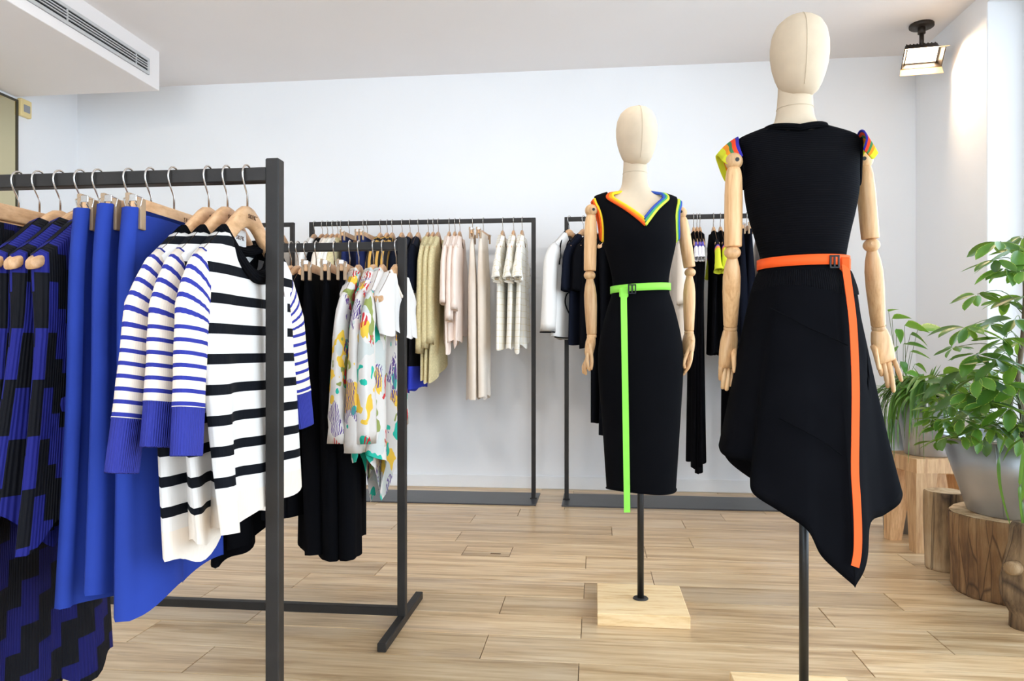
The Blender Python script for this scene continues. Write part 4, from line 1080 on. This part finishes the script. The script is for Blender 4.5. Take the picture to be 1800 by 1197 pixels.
# ---------------------------------------------------------------- mannequin in the knit top and skirt
MN = mannequin(1413, 2.0, .20, 'linen egg-headed mannequin with wooden arms wearing the knit top and skirt', [(.7,.0),(1.0,-.002),(1.20,-.001),(1.235,-.003),(1.36,-.010),(1.5,-.011),(1.60,-.020),(1.76,-.020)], (1.900, 1.682, -.012), 0, 0)
dl, dr = -.04, .05
arm(MN, [(1290,284),(1290,300),(1288.5,434),(1287.5,444),(1287,452,.015),(1284,573,.075)], dl, .0235, -1,
    dict(palm_end=(1277,646,.09), width_dir=(.75,.6,0), hw=.026, ht=.018, tips=[(1266,668,.095),(1270,684,.085),(1277,687,.08),(1285,680,.08)], thumb=[(1290,625,.06),(1291,655,.05)], thumb_side=1, bend=(0,-.004,0)))
arm(MN, [(1519,282),(1518,296),(1530,420),(1532,431),(1533,438,.01),(1544,573,.05)], dr, .0245, 1,
    dict(palm_end=(1557,636,.06), width_dir=(1,.35,0), hw=.031, ht=.017, tips=[(1550,661,.06),(1561,682,.05),(1571,690,.04),(1585,671,.04)], thumb=[(1540,625,.03),(1545,650,.02)], thumb_side=-1, bend=(0,-.004,0)))
TRX = [(1.14,.132),(1.16,.129),(1.20,.116),(1.235,.103),(1.30,.114),(1.36,.129),(1.42,.139),(1.48,.143),(1.525,.152),(1.555,.160),(1.572,.156),(1.586,.132),(1.599,.096),(1.61,.074),(1.62,.060)]
TRY = [(1.14,.112),(1.16,.110),(1.20,.098),(1.235,.088),(1.30,.098),(1.36,.112),(1.42,.120),(1.48,.104),(1.525,.076),(1.555,.060),(1.575,.052),(1.592,.049),(1.605,.048),(1.62,.048)]
zt = ztop_fn(1.580, 1.594, 1.438, (1.594, 1.560), .66, .95, 1.6)
t = thing('knit_top', 'black sleeveless purl-knit top with rainbow ruffle shoulders on the nearer mannequin', 'knit shirt', MN.pos, MN.rot)
def tfold(a, z, p): return p
drape(MN, t, 'knit_body', m_black_knit, zt, lambda a: 1.198, TRX, TRY, .006, (.66, .95))
drape(MN, t, 'ribbed_waistband', m_black_rib, lambda a: 1.206, lambda a: 1.146+.004*math.sin(2*a), TRX, TRY, .007, K=8)
ncol = math.acos(.66)
cp = [S(MN, -PI/2+sg_*(PI/2-ncol)*k/14, zt(-PI/2+sg_*(PI/2-ncol)*k/14)+.004, .004, TRX, TRY) for sg_, k in [(1, k) for k in range(-14, 15)]]
cb = [S(MN, PI/2-(PI/2-ncol)*k/14, zt(PI/2-(PI/2-ncol)*k/14)+.004, .004, TRX, TRY) for k in range(-14, 15)]
ccx = sinterp(MN.cxt, 1.595)
cring = [(ccx+.075*math.cos(2*PI*j/48), .010+.060*math.sin(2*PI*j/48), 1.586+.014*abs(math.cos(2*PI*j/48))+(.014 if math.sin(2*PI*j/48) > 0 else 0)*math.sin(2*PI*j/48)) for j in range(48)]
obj('collar', G().tube(cring, .0095, 8, closed=True), m_black_rib, t, True)
for sg in (-1, 1):
    base = PI if sg < 0 else 0; aa = math.acos(.95)
    P = [S(MN, base+aa*1.02*(-1+2*k/36), zt(base+aa*1.02*(-1+2*k/36)), .008, TRX, TRY) for k in range(37)]
    obj('armhole_edge', G().tube(P, .004, 6, closed=True), m_black_rib, t, True)
    # flounce: a fan standing out from the shoulder, banded in colour
    inn = spline([(sg*.150, -.066, 1.515), (sg*.158, -.056, 1.545), (sg*.158, -.034, 1.572), (sg*.156, .0, 1.582), (sg*.158, .036, 1.570), (sg*.152, .066, 1.52)], 6)
    rings = []; vs = []
    m_ = 8
    for i in range(m_+1):
        q = i/m_; r = []
        for k, p in enumerate(inn):
            s_ = k/(len(inn)-1); w_ = math.sin(PI*s_)**.5
            ko = 1.0 if sg < 0 else .42
            out = Vector((sg*(.020+.032*w_)*ko, -.026*(1-2*s_), -.016-.034*q*w_-.02*(1-w_)))
            wav = .010*q*math.sin(s_*PI*3.2+.6)
            r.append(p + Vector((sinterp(MN.cxt, 1.56), .0, 0)) + out*q + Vector((sg*wav*.6, 0, wav)))
        rings.append(r); vs.append(.056*q)
    g = G().loft(rings, (False, False), closed=False, vs=vs, us=[.01*j for j in range(len(inn)+1)])
    fl = obj('ruffle', g, m_ruffle, t, True); sm = fl.modifiers.new('thick', 'SOLIDIFY'); sm.thickness = .004

# asymmetric skirt
hem_px = [(1267,795,-.03),(1284,806,-.09),(1321,816,-.13),(1318,842,-.17),(1325,869,-.20),(1370,899,-.225),(1418,931,-.235),(1442,975,-.23),(1470,1003,-.225),(1499,1028,-.216),(1503,1033,-.215),(1506,1027,-.213),(1519,1004,-.19),(1526,975,-.16),(1531,919,-.10),(1555,905,-.04),(1583,883,.0),(1580,858,.05)]
back_loc = [(.20,.16,.60),(.08,.21,.55),(-.05,.20,.58),(-.17,.15,.66),(-.215,.06,.73)]
hem = spline([MN.c(*h) for h in hem_px] + [Vector(b_) for b_ in back_loc], 7, closed=True)
t = thing('asymmetric_skirt', 'black flared skirt with a long pointed handkerchief hem', 'skirt', MN.pos, MN.rot)
zw = 1.175; rings = []; N = len(hem); K = 26
wa = []
for h in hem: wa.append(math.atan2(h.y/.9, h.x))
for i in range(1, N):
    while wa[i] < wa[i-1]-.0 and wa[i] < wa[i-1]-PI: wa[i] += 2*PI
for i in range(1, N): wa[i] = max(wa[i], wa[i-1]+.004)
SKV = []
hsm = list(hem)
for _ in range(60): hsm = [(hsm[i-1]+hsm[i]*2+hsm[(i+1) % N])/4 for i in range(N)]
for i in range(K+1):
    q = i/K; r = []
    for j, h in enumerate(hem):
        w_ = S(MN, wa[j], zw, .005, TRX, TRY)
        e = q**.80
        b_ = hsm[j]; p = Vector((w_.x+(b_.x-w_.x)*e+(h.x-b_.x)*q**2.4, w_.y+(b_.y-w_.y)*e+(h.y-b_.y)*q**2.4, zw+(b_.z-zw)*q+(h.z-b_.z)*q**2))
        if p.z > .80:
            tp = S(MN, math.atan2(p.y*1.3, p.x), p.z, .006)
            if p.xy.length < tp.xy.length: p.x, p.y = tp.x, tp.y
        r.append(p); SKV.append(p)
    rings.append(r)
inner = [[p + Vector((-p.x*.02, -p.y*.02, .004)) for p in rings[-1]], [p + Vector((-p.x*.04, -p.y*.04, 0)) for p in rings[-6]]]
obj('skirt_panel', G().loft(rings+inner, (False, False)), m_black, t, True)
def skirt_front(x, z):
    ys = [p.y for p in SKV if abs(p.z-z) < .035 and abs(p.x-x) < .02]
    return min(ys) if ys else -.12
sp = [(1352,540),(1385,556),(1420,575),(1455,590),(1490,607)]
def on_skirt(px, py, off):
    dy = -.12
    for _ in range(4):
        p = MN.c(px, py, dy); dy += (skirt_front(p.x, p.z)-off)-p.y
    return MN.c(px, py, dy)
obj('panel_seam', G().tube(spline([on_skirt(x, y, .0005) for x, y in sp], 4), .0016, 5), m_black_rib, t, True)
obj('panel_seam', G().tube(spline([on_skirt(x, y, .0005) for x, y in ((1370,735),(1410,755),(1450,778),(1480,800))], 4), .0016, 5), m_black_rib, t, True)
bt = belt(MN, 'webbing_belt', 'neon orange webbing belt with black buckle over the knit top', 1.231, .002, TRX, TRY, m_neon_o, .027)
buckle(bt, front_at(MN, 1467, 460, TRX, TRY, .020), .024, .034)
k_ = front_at(MN, 1485, 463, TRX, TRY, .019); obj('knot', G().box(k_.x-.013, k_.x+.014, k_.y-.008, k_.y+.010, k_.z-.020, k_.z+.016, .005), m_neon_o, bt)
tail = [(1487,470),(1492,505),(1497,545),(1500,600),(1503,680),(1503.5,760),(1503,830),(1506,880),(1508,930),(1507,970),(1503,996)]
P = [front_at(MN, 1486, 466, TRX, TRY, .022)] + [on_skirt(x, y, .010) for x, y in tail[2:]]
for i in range(1, len(P)-1): P[i].y = min(P[i].y, (P[i-1].y+P[i+1].y)/2)
ribbon(bt, 'strap_tail', spline(P, 4), .021, m_neon_o, side=Vector((1, .35, 0)))
# ================================================================== plants, logs and pots
def leaf_mat(name, a, b_, edge, rough=.38):
    m, nt, b = nodes(name); u, w = uvs(nt)
    oi = nn(nt, 'ShaderNodeObjectInfo')
    base = mixc(nt, oi.outputs['Random'], a, b_)
    n = noise(nt, coords(nt, 'Object', (1, 1, 1), True), 28, 3)
    au = mathn(nt, 'ABSOLUTE', u)
    f = mathn(nt, 'MULTIPLY', mathn(nt, 'GREATER_THAN', mathn(nt, 'ADD', au, mathn(nt, 'MULTIPLY', n, .9)), 1.38), mathn(nt, 'GREATER_THAN', oi.outputs['Random'], .45))
    nt.links.new(mixc(nt, f, base, edge), b.inputs['Base Color'])
    b.inputs['Roughness'].default_value = rough
    b.inputs['Transmission Weight'].default_value = 0
    b.inputs['Subsurface Weight'].default_value = 0
    bump(nt, b, n, .15, .002)
    # thin leaf: some light passes through
    out = [x for x in nt.nodes if x.type == 'OUTPUT_MATERIAL'][0]
    tr = nn(nt, 'ShaderNodeBsdfTranslucent'); mx = nn(nt, 'ShaderNodeMixShader'); mx.inputs[0].default_value = .28
    nt.links.new(mixc(nt, .5, base, rgb(176,204,60)), tr.inputs[0]); nt.links.new(b.outputs[0], mx.inputs[1]); nt.links.new(tr.outputs[0], mx.inputs[2]); nt.links.new(mx.outputs[0], out.inputs[0])
    return m
m_leaf = leaf_mat('umbrella_leaf', rgb(28,66,28), rgb(74,128,40), rgb(180,194,84))
m_leaf2 = leaf_mat('pothos_leaf', rgb(58,116,40), rgb(110,164,66), rgb(200,216,120))
m_leaf3 = leaf_mat('strap_leaf', rgb(40,84,36), rgb(96,142,62), rgb(120,160,80), .45)
m_stem = plain('green_stem', rgb(92,104,58), .7); m_trunk = plain('grey_brown_trunk', rgb(106,92,72), .85, bmp=.4, bscale=50)
m_soil = plain('potting_soil', rgb(52,40,32), .95, bmp=.6, bscale=60, var=.3)
def leaf_mesh(name, w, droop, mat, shape, n=7, fold=.12, tipdroop=0):
    rings = []; vs = []
    for i in range(n+1):
        t = i/n; hw = w*shape(t); y = t - .12*droop*t*t; z = -droop*t*t*.45 - tipdroop*t**4
        rings.append([(-hw, y, z+fold*hw), (-hw*.5, y, z+fold*hw*.35), (0, y, z), (hw*.5, y, z+fold*hw*.35), (hw, y, z+fold*hw)]); vs.append(t)
    g = G().loft(rings, (False, False), closed=False, vs=vs, us=[-1, -.5, 0, .5, 1, 1])
    return mesh(name, g, mat, True)
ell = lambda t: max(.03, math.sin(PI*t**1.15)**.62) if 0 < t < 1 else .03
heart = lambda t: max(.02, (math.sin(PI*t**.55)**.9)) if t < 1 else .01
strap = lambda t: .35+.65*math.sin(PI*min(1, t*.8+.12)) if t < .97 else .05
LEAVES = [leaf_mesh('leaf', .165+.02*k, .12+.22*k, m_leaf, ell, fold=.22) for k in range(3)]
POTHOS = [leaf_mesh('leaf', .42, .3+.3*k, m_leaf2, heart, fold=.25) for k in range(2)]
def aim(pos, dirv, size, roll=0, up=Vector((0, 0, 1))):
    y = Vector(dirv).normalized(); x = y.cross(up)
    x = Vector((1, 0, 0)) if x.length < 1e-3 else x.normalized(); z = x.cross(y)
    M = Matrix((x, y, z)).transposed().to_4x4()
    return Matrix.Translation(pos) @ M @ Matrix.Rotation(roll, 4, 'Y') @ Matrix.Scale(size, 4)
def bucket(name, label, loc, r0, r1, H, soil=.06):
    t = thing(name, label, 'plant pot', loc, 0, 'zinc plant buckets')
    n = 40
    def ring(r, z): return [(r*math.cos(2*PI*j/n), r*math.sin(2*PI*j/n), z) for j in range(n)]
    g = G().loft([ring(r0-.004, 0), ring(r0, .006), ring(r0+(r1-r0)*.5, H*.5), ring(r1, H-.004), ring(r1-.005, H-.004), ring(r0-.006+(r1-r0)*.5, H*.5), ring(r0-.006, .012)])
    obj('bucket_wall', g, m_zinc, t, True)
    obj('rim', G().tube([(r1*math.cos(2*PI*j/n), r1*math.sin(2*PI*j/n), H-.003) for j in range(n)], .006, 8, closed=True), m_zinc, t, True)
    a = -2.35; obj('side_seam', G().tube([((r0+.001)*math.cos(a), (r0+.001)*math.sin(a), .01), ((r1+.001)*math.cos(a), (r1+.001)*math.sin(a), H-.012)], .0022, 6), m_zinc, t, True)
    rs = r0+(r1-r0)*((H-soil)/H)-.004
    obj('soil', G().cyl((0, 0), rs-.01, rs, H-soil-.03, H-soil, 28), m_soil, t)
    return t
def log(name, label, loc, r, H, mat, seed, knots=(), lean=0, group='log stumps under the plants'):
    t = thing(name, label, 'log stump', loc, 0, group); rnd = random.Random(seed); n = 56
    ph = [rnd.uniform(0, 6) for _ in range(5)]
    def rad(a, z): return r*(1+.035*math.sin(2*a+ph[0])+.025*math.sin(3*a+ph[1]+2*z)+.012*math.sin(7*a+ph[2]+9*z)+.008*math.sin(17*a+ph[3])+.02*math.sin(5*z/H+ph[4]))
    zs = [0, .01]+[H*k/12 for k in range(1, 12)]+[H-.004, H]
    rings = [[((rad(2*PI*j/n, z)-(.006 if z in (0, H) else 0))*math.cos(2*PI*j/n)+lean*z, (rad(2*PI*j/n, z)-(.006 if z in (0, H) else 0))*math.sin(2*PI*j/n), z) for j in range(n)] for z in zs]
    obj('bark', G().loft(rings, (True, False)), mat, t, True)
    top_r = [[((rad(2*PI*j/n, H)-.006)*k*math.cos(2*PI*j/n)+lean*H, (rad(2*PI*j/n, H)-.006)*k*math.sin(2*PI*j/n), H+.0005*k) for j in range(n)] for k in (1, .6, .2)]
    obj('cut_top', G().loft(top_r, (False, True)), m_cut, t)
    for (a, z, kr, kl) in knots:
        p = Vector((rad(a, z)*.9*math.cos(a), rad(a, z)*.9*math.sin(a), z)); o = Vector((math.cos(a), math.sin(a), .2)).normalized()
        obj('knot', G().tube([p, p+o*kl*.5, p+o*kl*.85, p+o*kl], [kr*1.3, kr, kr*.92, kr*.55], 14), mat, t, True)
    return t
PB = W(1795, 0, 3.05); PB.z = 0
log('log_stump', 'wide cracked bark log stump carrying the large zinc bucket', PB, .255, .325, m_bark, 3, [(3.9, .12, .02, .02)])
PT = W(1662, 0, 3.37); PT.z = 0
log('log_stump', 'narrow mottled log stump with a bare top beside the bucket stump', PT, .085, .355, m_bark2, 5)
PG = W(1803, 0, 2.66); PG.z = 0
gn = thing('gnarled_log', 'gnarled pale log with a stubby knot at the foot of the bucket stump', 'log', PG, 0, 'log stumps under the plants')
def blob_ring(c, r, n, ph): return [(c[0]+r*(1+.10*math.sin(2*2*PI*j/n+ph)+.05*math.sin(5*2*PI*j/n+2*ph))*math.cos(2*PI*j/n), c[1]+r*(1+.08*math.sin(3*2*PI*j/n+ph))*math.sin(2*PI*j/n), c[2]) for j in range(n)]
obj('bark', G().loft([blob_ring((x, 0, z), r, 32, ph) for x, z, r, ph in ((0,0,.052,0),(0,.05,.050,.4),(.0,.07,.060,.8),(-.005,.11,.072,1.2),(-.005,.16,.075,1.7),(.0,.21,.070,2.1),(.005,.26,.062,2.6),(.008,.31,.056,3.0),(.01,.36,.055,3.4),(.01,.375,.048,3.5))]), m_bark2, gn, True)
a_ = 3.7; o_ = Vector((math.cos(a_), math.sin(a_), .1))
obj('knot', G().tube([Vector((0,0,.215))+o_*.04, Vector((0,0,.215))+o_*.07, Vector((0,0,.215))+o_*.092, Vector((0,0,.215))+o_*.098], [.034, .026, .024, .012], 16), m_bark2, gn, True)
BK = bucket('zinc_bucket', 'large zinc bucket holding the umbrella plant on the wide stump', PB+Vector((0, 0, .326)), .195, .295, .315)

# beech block stool with tapered legs
PS = W(1634, 0, 3.78); PS.z = 0
st = thing('block_stool', 'beech block stool with tapered legs under the smaller zinc bucket', 'stool', PS, .12)
HS, hs = .462, .155
obj('seat', G().box(-hs, hs, -hs, hs, HS-.075, HS, .004), m_stool, st)
for sx in (-1, 1):
    for sy in (-1, 1):
        rings = []
        for z, w_ in ((0, .062), (HS-.07, .105)):
            x0, x1 = sx*hs, sx*(hs-w_); y0, y1 = sy*hs, sy*(hs-w_)
            rings.append([(x0, y0, z), (x1, y0, z), (x1, y1, z), (x0, y1, z)])
        obj('leg', G().loft(rings), m_stool, st)
BS = bucket('zinc_bucket', 'smaller zinc bucket of trailing strap leaves on the beech stool', PS+Vector((0, 0, HS+.0005)), .115, .158, .30, .04)

# umbrella plant
def pl(px, py, d): return W(px, py, d)
up_root = PB + Vector((0, 0, .326+.255))
UP = thing('umbrella_plant', 'tall variegated umbrella plant growing from the large zinc bucket', 'plant', up_root)
inv = Matrix.Translation(-up_root)
rnd = random.Random(11)
tr_pts = [Vector((0, 0, -.01)), Vector((.01, .0, .12)), Vector((-.008, .01, .28)), Vector((.005, .0, .45)), Vector((.012, -.005, .62)), Vector((.012, .0, .74))]
trunk_c = spline(tr_pts, 5)
obj('trunk', G().tube(trunk_c, [.013-.006*i/len(trunk_c) for i in range(len(trunk_c))], 10), m_trunk, UP, True)
tr2 = spline([(-.06, -.03, -.01), (-.07, -.02, .1), (-.05, -.03, .22), (-.06, -.03, .3)], 4)
obj('trunk', G().tube(tr2, [.009-.004*i/len(tr2) for i in range(len(tr2))], 8), m_trunk, UP, True)
clusters = [(1758,424,.0,8,.098),(1752,455,-.12,8,.088),(1790,438,-.1,8,.095),(1800,415,.1,7,.09),(1768,470,-.16,7,.085),(1796,475,-.2,7,.085),
    (1718,517,-.1,7,.085),(1764,528,.05,6,.07),(1784,560,-.2,7,.08),(1700,575,-.2,8,.092),(1738,568,.0,7,.085),(1764,594,-.22,7,.085),(1795,600,.1,7,.09),(1678,610,.08,7,.065),(1716,622,-.16,7,.085),
    (1752,632,-.25,8,.088),(1786,640,-.25,7,.088),(1690,650,-.1,7,.085),(1722,662,-.28,8,.085),(1664,672,-.05,7,.078),(1760,676,-.3,7,.085),(1795,680,-.3,7,.085),(1700,690,-.25,8,.085),(1672,712,-.15,7,.08),(1735,706,-.32,8,.085),
    (1776,716,-.34,7,.085),(1655,735,-.1,7,.075),(1690,735,-.28,7,.08),(1795,745,-.33,7,.085),(1662,768,-.18,6,.07),(1750,745,-.33,7,.08),(1720,750,-.3,6,.075),(1650,700,.0,6,.07),(1775,690,.0,7,.09),(1740,650,.12,7,.085),(1800,520,.0,7,.09),(1645,660,.1,7,.06),(1640,690,.02,7,.062),(1652,716,-.05,7,.062),(1638,735,.0,7,.06),(1660,750,-.12,7,.06),(1645,775,-.05,6,.058),(1668,690,.1,7,.07),(1710,720,.0,7,.08),(1745,725,.1,7,.09),(1785,740,.0,7,.09),(1695,765,-.3,6,.065)]
def petiole(root, a, b, r=.0022, sag=.15):
    a, b = Vector(a), Vector(b); m = (a+b)/2+Vector((0, 0, (b-a).length*sag))
    P = spline([a, m, b], 5); obj('petiole', G().tube(P, [r*(1-.4*i/len(P)) for i in range(len(P))], 5), m_stem, root, True)
for (px, py, dz, nl, sz) in clusters:
    c = inv @ pl(px, py, 3.05+dz)
    zt_ = max(.02, min(.72, c.z-.06)); q = min(range(len(trunk_c)), key=lambda i: abs(trunk_c[i].z-zt_))
    petiole(UP, trunk_c[q], c)
    dirc = Vector((c.x-trunk_c[q].x, c.y-trunk_c[q].y, 0)); dirc = dirc.normalized() if dirc.length > .01 else Vector((0, -1, 0))
    tilt = rnd.uniform(-.1, .25); a0 = rnd.uniform(0, 6)
    for k in range(nl):
        a = a0+2*PI*k/nl+rnd.uniform(-.15, .15)
        hd_ = Vector((math.cos(a), math.sin(a), 0)); fw = hd_.dot(dirc)
        v = hd_ + Vector((0, 0, -.22-.28*max(0, fw)*(.6+tilt)+.28*rnd.uniform(-1, 1)))
        s_ = sz*rnd.uniform(.85, 1.25)*(1.0 if fw > -.5 else .8)
        st_ = c + v.normalized()*.012
        put('leaf', LEAVES[rnd.randrange(3)], UP, mat4=aim(st_, v, s_*1.25, rnd.uniform(-.6, .6)))
# hanging leaves over the bucket lip
for px, py in ((1717,785),(1733,790),(1705,772),(1752,785),(1768,778),(1790,790)):
    c = inv @ pl(px, py-25, 2.77); put('leaf', LEAVES[2], UP, mat4=aim(c, Vector((rnd.uniform(-.3, .3), -.25, -1)), .085, rnd.uniform(-.5, .5), up=Vector((0, -1, .2))))
# strap leaves (each its own bent strip)
def strap_leaf(root, pts, w, mat=m_leaf3):
    P = spline(pts, 5); rings = []; vs = []
    for i, p in enumerate(P):
        t = i/(len(P)-1); T = (P[min(i+1, len(P)-1)]-P[max(0, i-1)]).normalized()
        X = T.cross(Vector((0, 0, 1))); X = X.normalized() if X.length > .05 else Vector((1, 0, 0))
        N = X.cross(T); hw = w*(.55+.45*math.sin(PI*min(1, t*.9+.15)))*(1-t**6*.92)
        rings.append([p-X*hw+N*hw*.35, p, p+X*hw+N*hw*.35]); vs.append(t)
    return obj('leaf', G().loft(rings, (False, False), closed=False, vs=vs, us=[-.6, 0, .6, .6]), mat, root, True)
SPp = PS + Vector((0, 0, HS+.262)); SPL = thing('spider_plant', 'dense trailing strap-leaved plant spilling from the smaller bucket', 'plant', SPp)
rnd = random.Random(5)
for k in range(150):
    a = rnd.uniform(0, 2*PI)
    if rnd.random() < .45: a = rnd.uniform(PI*.9, PI*2.0)
    o = Vector((math.cos(a), math.sin(a), 0)); b0 = o*rnd.uniform(.01, .09); L_ = rnd.uniform(.22, .38); dr_ = rnd.uniform(.0, .30) if rnd.random() < .65 else rnd.uniform(-.12, .04)
    h1 = rnd.uniform(.05, .14)
    r1_ = max(.165, L_*.62)
    pts = [b0, b0+o*.05+Vector((0, 0, h1*.8)), o*r1_*.72+Vector((0, 0, h1)), o*(r1_+.035)+Vector((0, 0, h1*.55-.3*dr_)), o*(r1_+.05+.25*max(0, .12-dr_))+Vector((rnd.uniform(-.02, .02), 0, -dr_))]
    strap_leaf(SPL, pts, rnd.uniform(.006, .0125))
for k in range(16):
    a = rnd.uniform(0, 2*PI); o = Vector((math.cos(a), math.sin(a), 0)); h = rnd.uniform(.12, .2)
    strap_leaf(SPL, [o*.01+Vector((-.02, -.02, 0)), o*.03+Vector((-.02, -.02, h*.6)), o*.07+Vector((-.02, -.02, h))], .008)
# strap leaves hanging in front of the large bucket
for (pts, dd) in (([(1798,745),(1775,760),(1758,800),(1757,850),(1770,905),(1782,940)], -.36), ([(1800,770),(1778,785),(1762,812)], -.36), ([(1800,790),(1795,830),(1793,880),(1800,950)], -.38), ([(1802,800),(1799,850),(1797,910),(1803,945)], -.37)):
    P = [inv @ pl(x, y, 3.05+dd-.02*math.sin(i)) for i, (x, y) in enumerate(pts)]
    strap_leaf(UP, P, .006)
# pothos behind
PP = Vector((PS.x-.02, PS.y+.30, 0)); PPt = thing('pothos_plant', 'heart-leaved pothos standing behind the strap-leaved plant', 'plant', PP)
ptp = thing('zinc_bucket', 'tall plain zinc bucket of the pothos, mostly hidden behind the beech stool', 'plant pot', PP, 0, 'zinc plant buckets')
obj('bucket_wall', G().loft([[(r*math.cos(2*PI*j/28), r*math.sin(2*PI*j/28), z) for j in range(28)] for r, z in ((.09, 0), (.115, .62), (.108, .62), (.10, .52))]), m_zinc, ptp, True)
obj('soil', G().cyl((0, 0), .10, .102, .56, .575, 20), m_soil, ptp)
rnd = random.Random(9)
inv2 = Matrix.Translation(-PP)
dP = (Vector((PP.x, PP.y, 0))).dot(Vector((FW[0], FW[1], 0)))
for (px, py, s_, vx, vz) in ((1562,548,.05,.4,.2),(1568,560,.075,.8,.1),(1590,572,.105,1,-.25),(1560,585,.06,-.5,-.3),(1575,578,.07,.3,-.7),(1613,580,.115,1,.05),(1600,588,.09,.8,-.4),(1588,605,.10,.8,-.1),(1570,612,.075,-.4,-.4),(1600,618,.085,1,-.3),(1583,635,.07,.3,-.8),(1565,640,.06,-.4,-.5),(1608,640,.06,.8,-.4),(1555,570,.055,-.8,-.2),(1576,655,.07,.6,-.6),(1560,625,.06,-.6,-.2),(1592,655,.07,.9,-.2)):
    c = inv2 @ pl(px, py, dP-.03+rnd.uniform(-.06, .06))
    petiole(PPt, (rnd.uniform(-.03, .03), rnd.uniform(-.03, .03), .575), c, .002, .1)
    put('leaf', POTHOS[rnd.randrange(2)], PPt, mat4=aim(c, Vector((vx, rnd.uniform(-.7, -.2), vz)), s_*1.3, rnd.uniform(-.5, .5)))
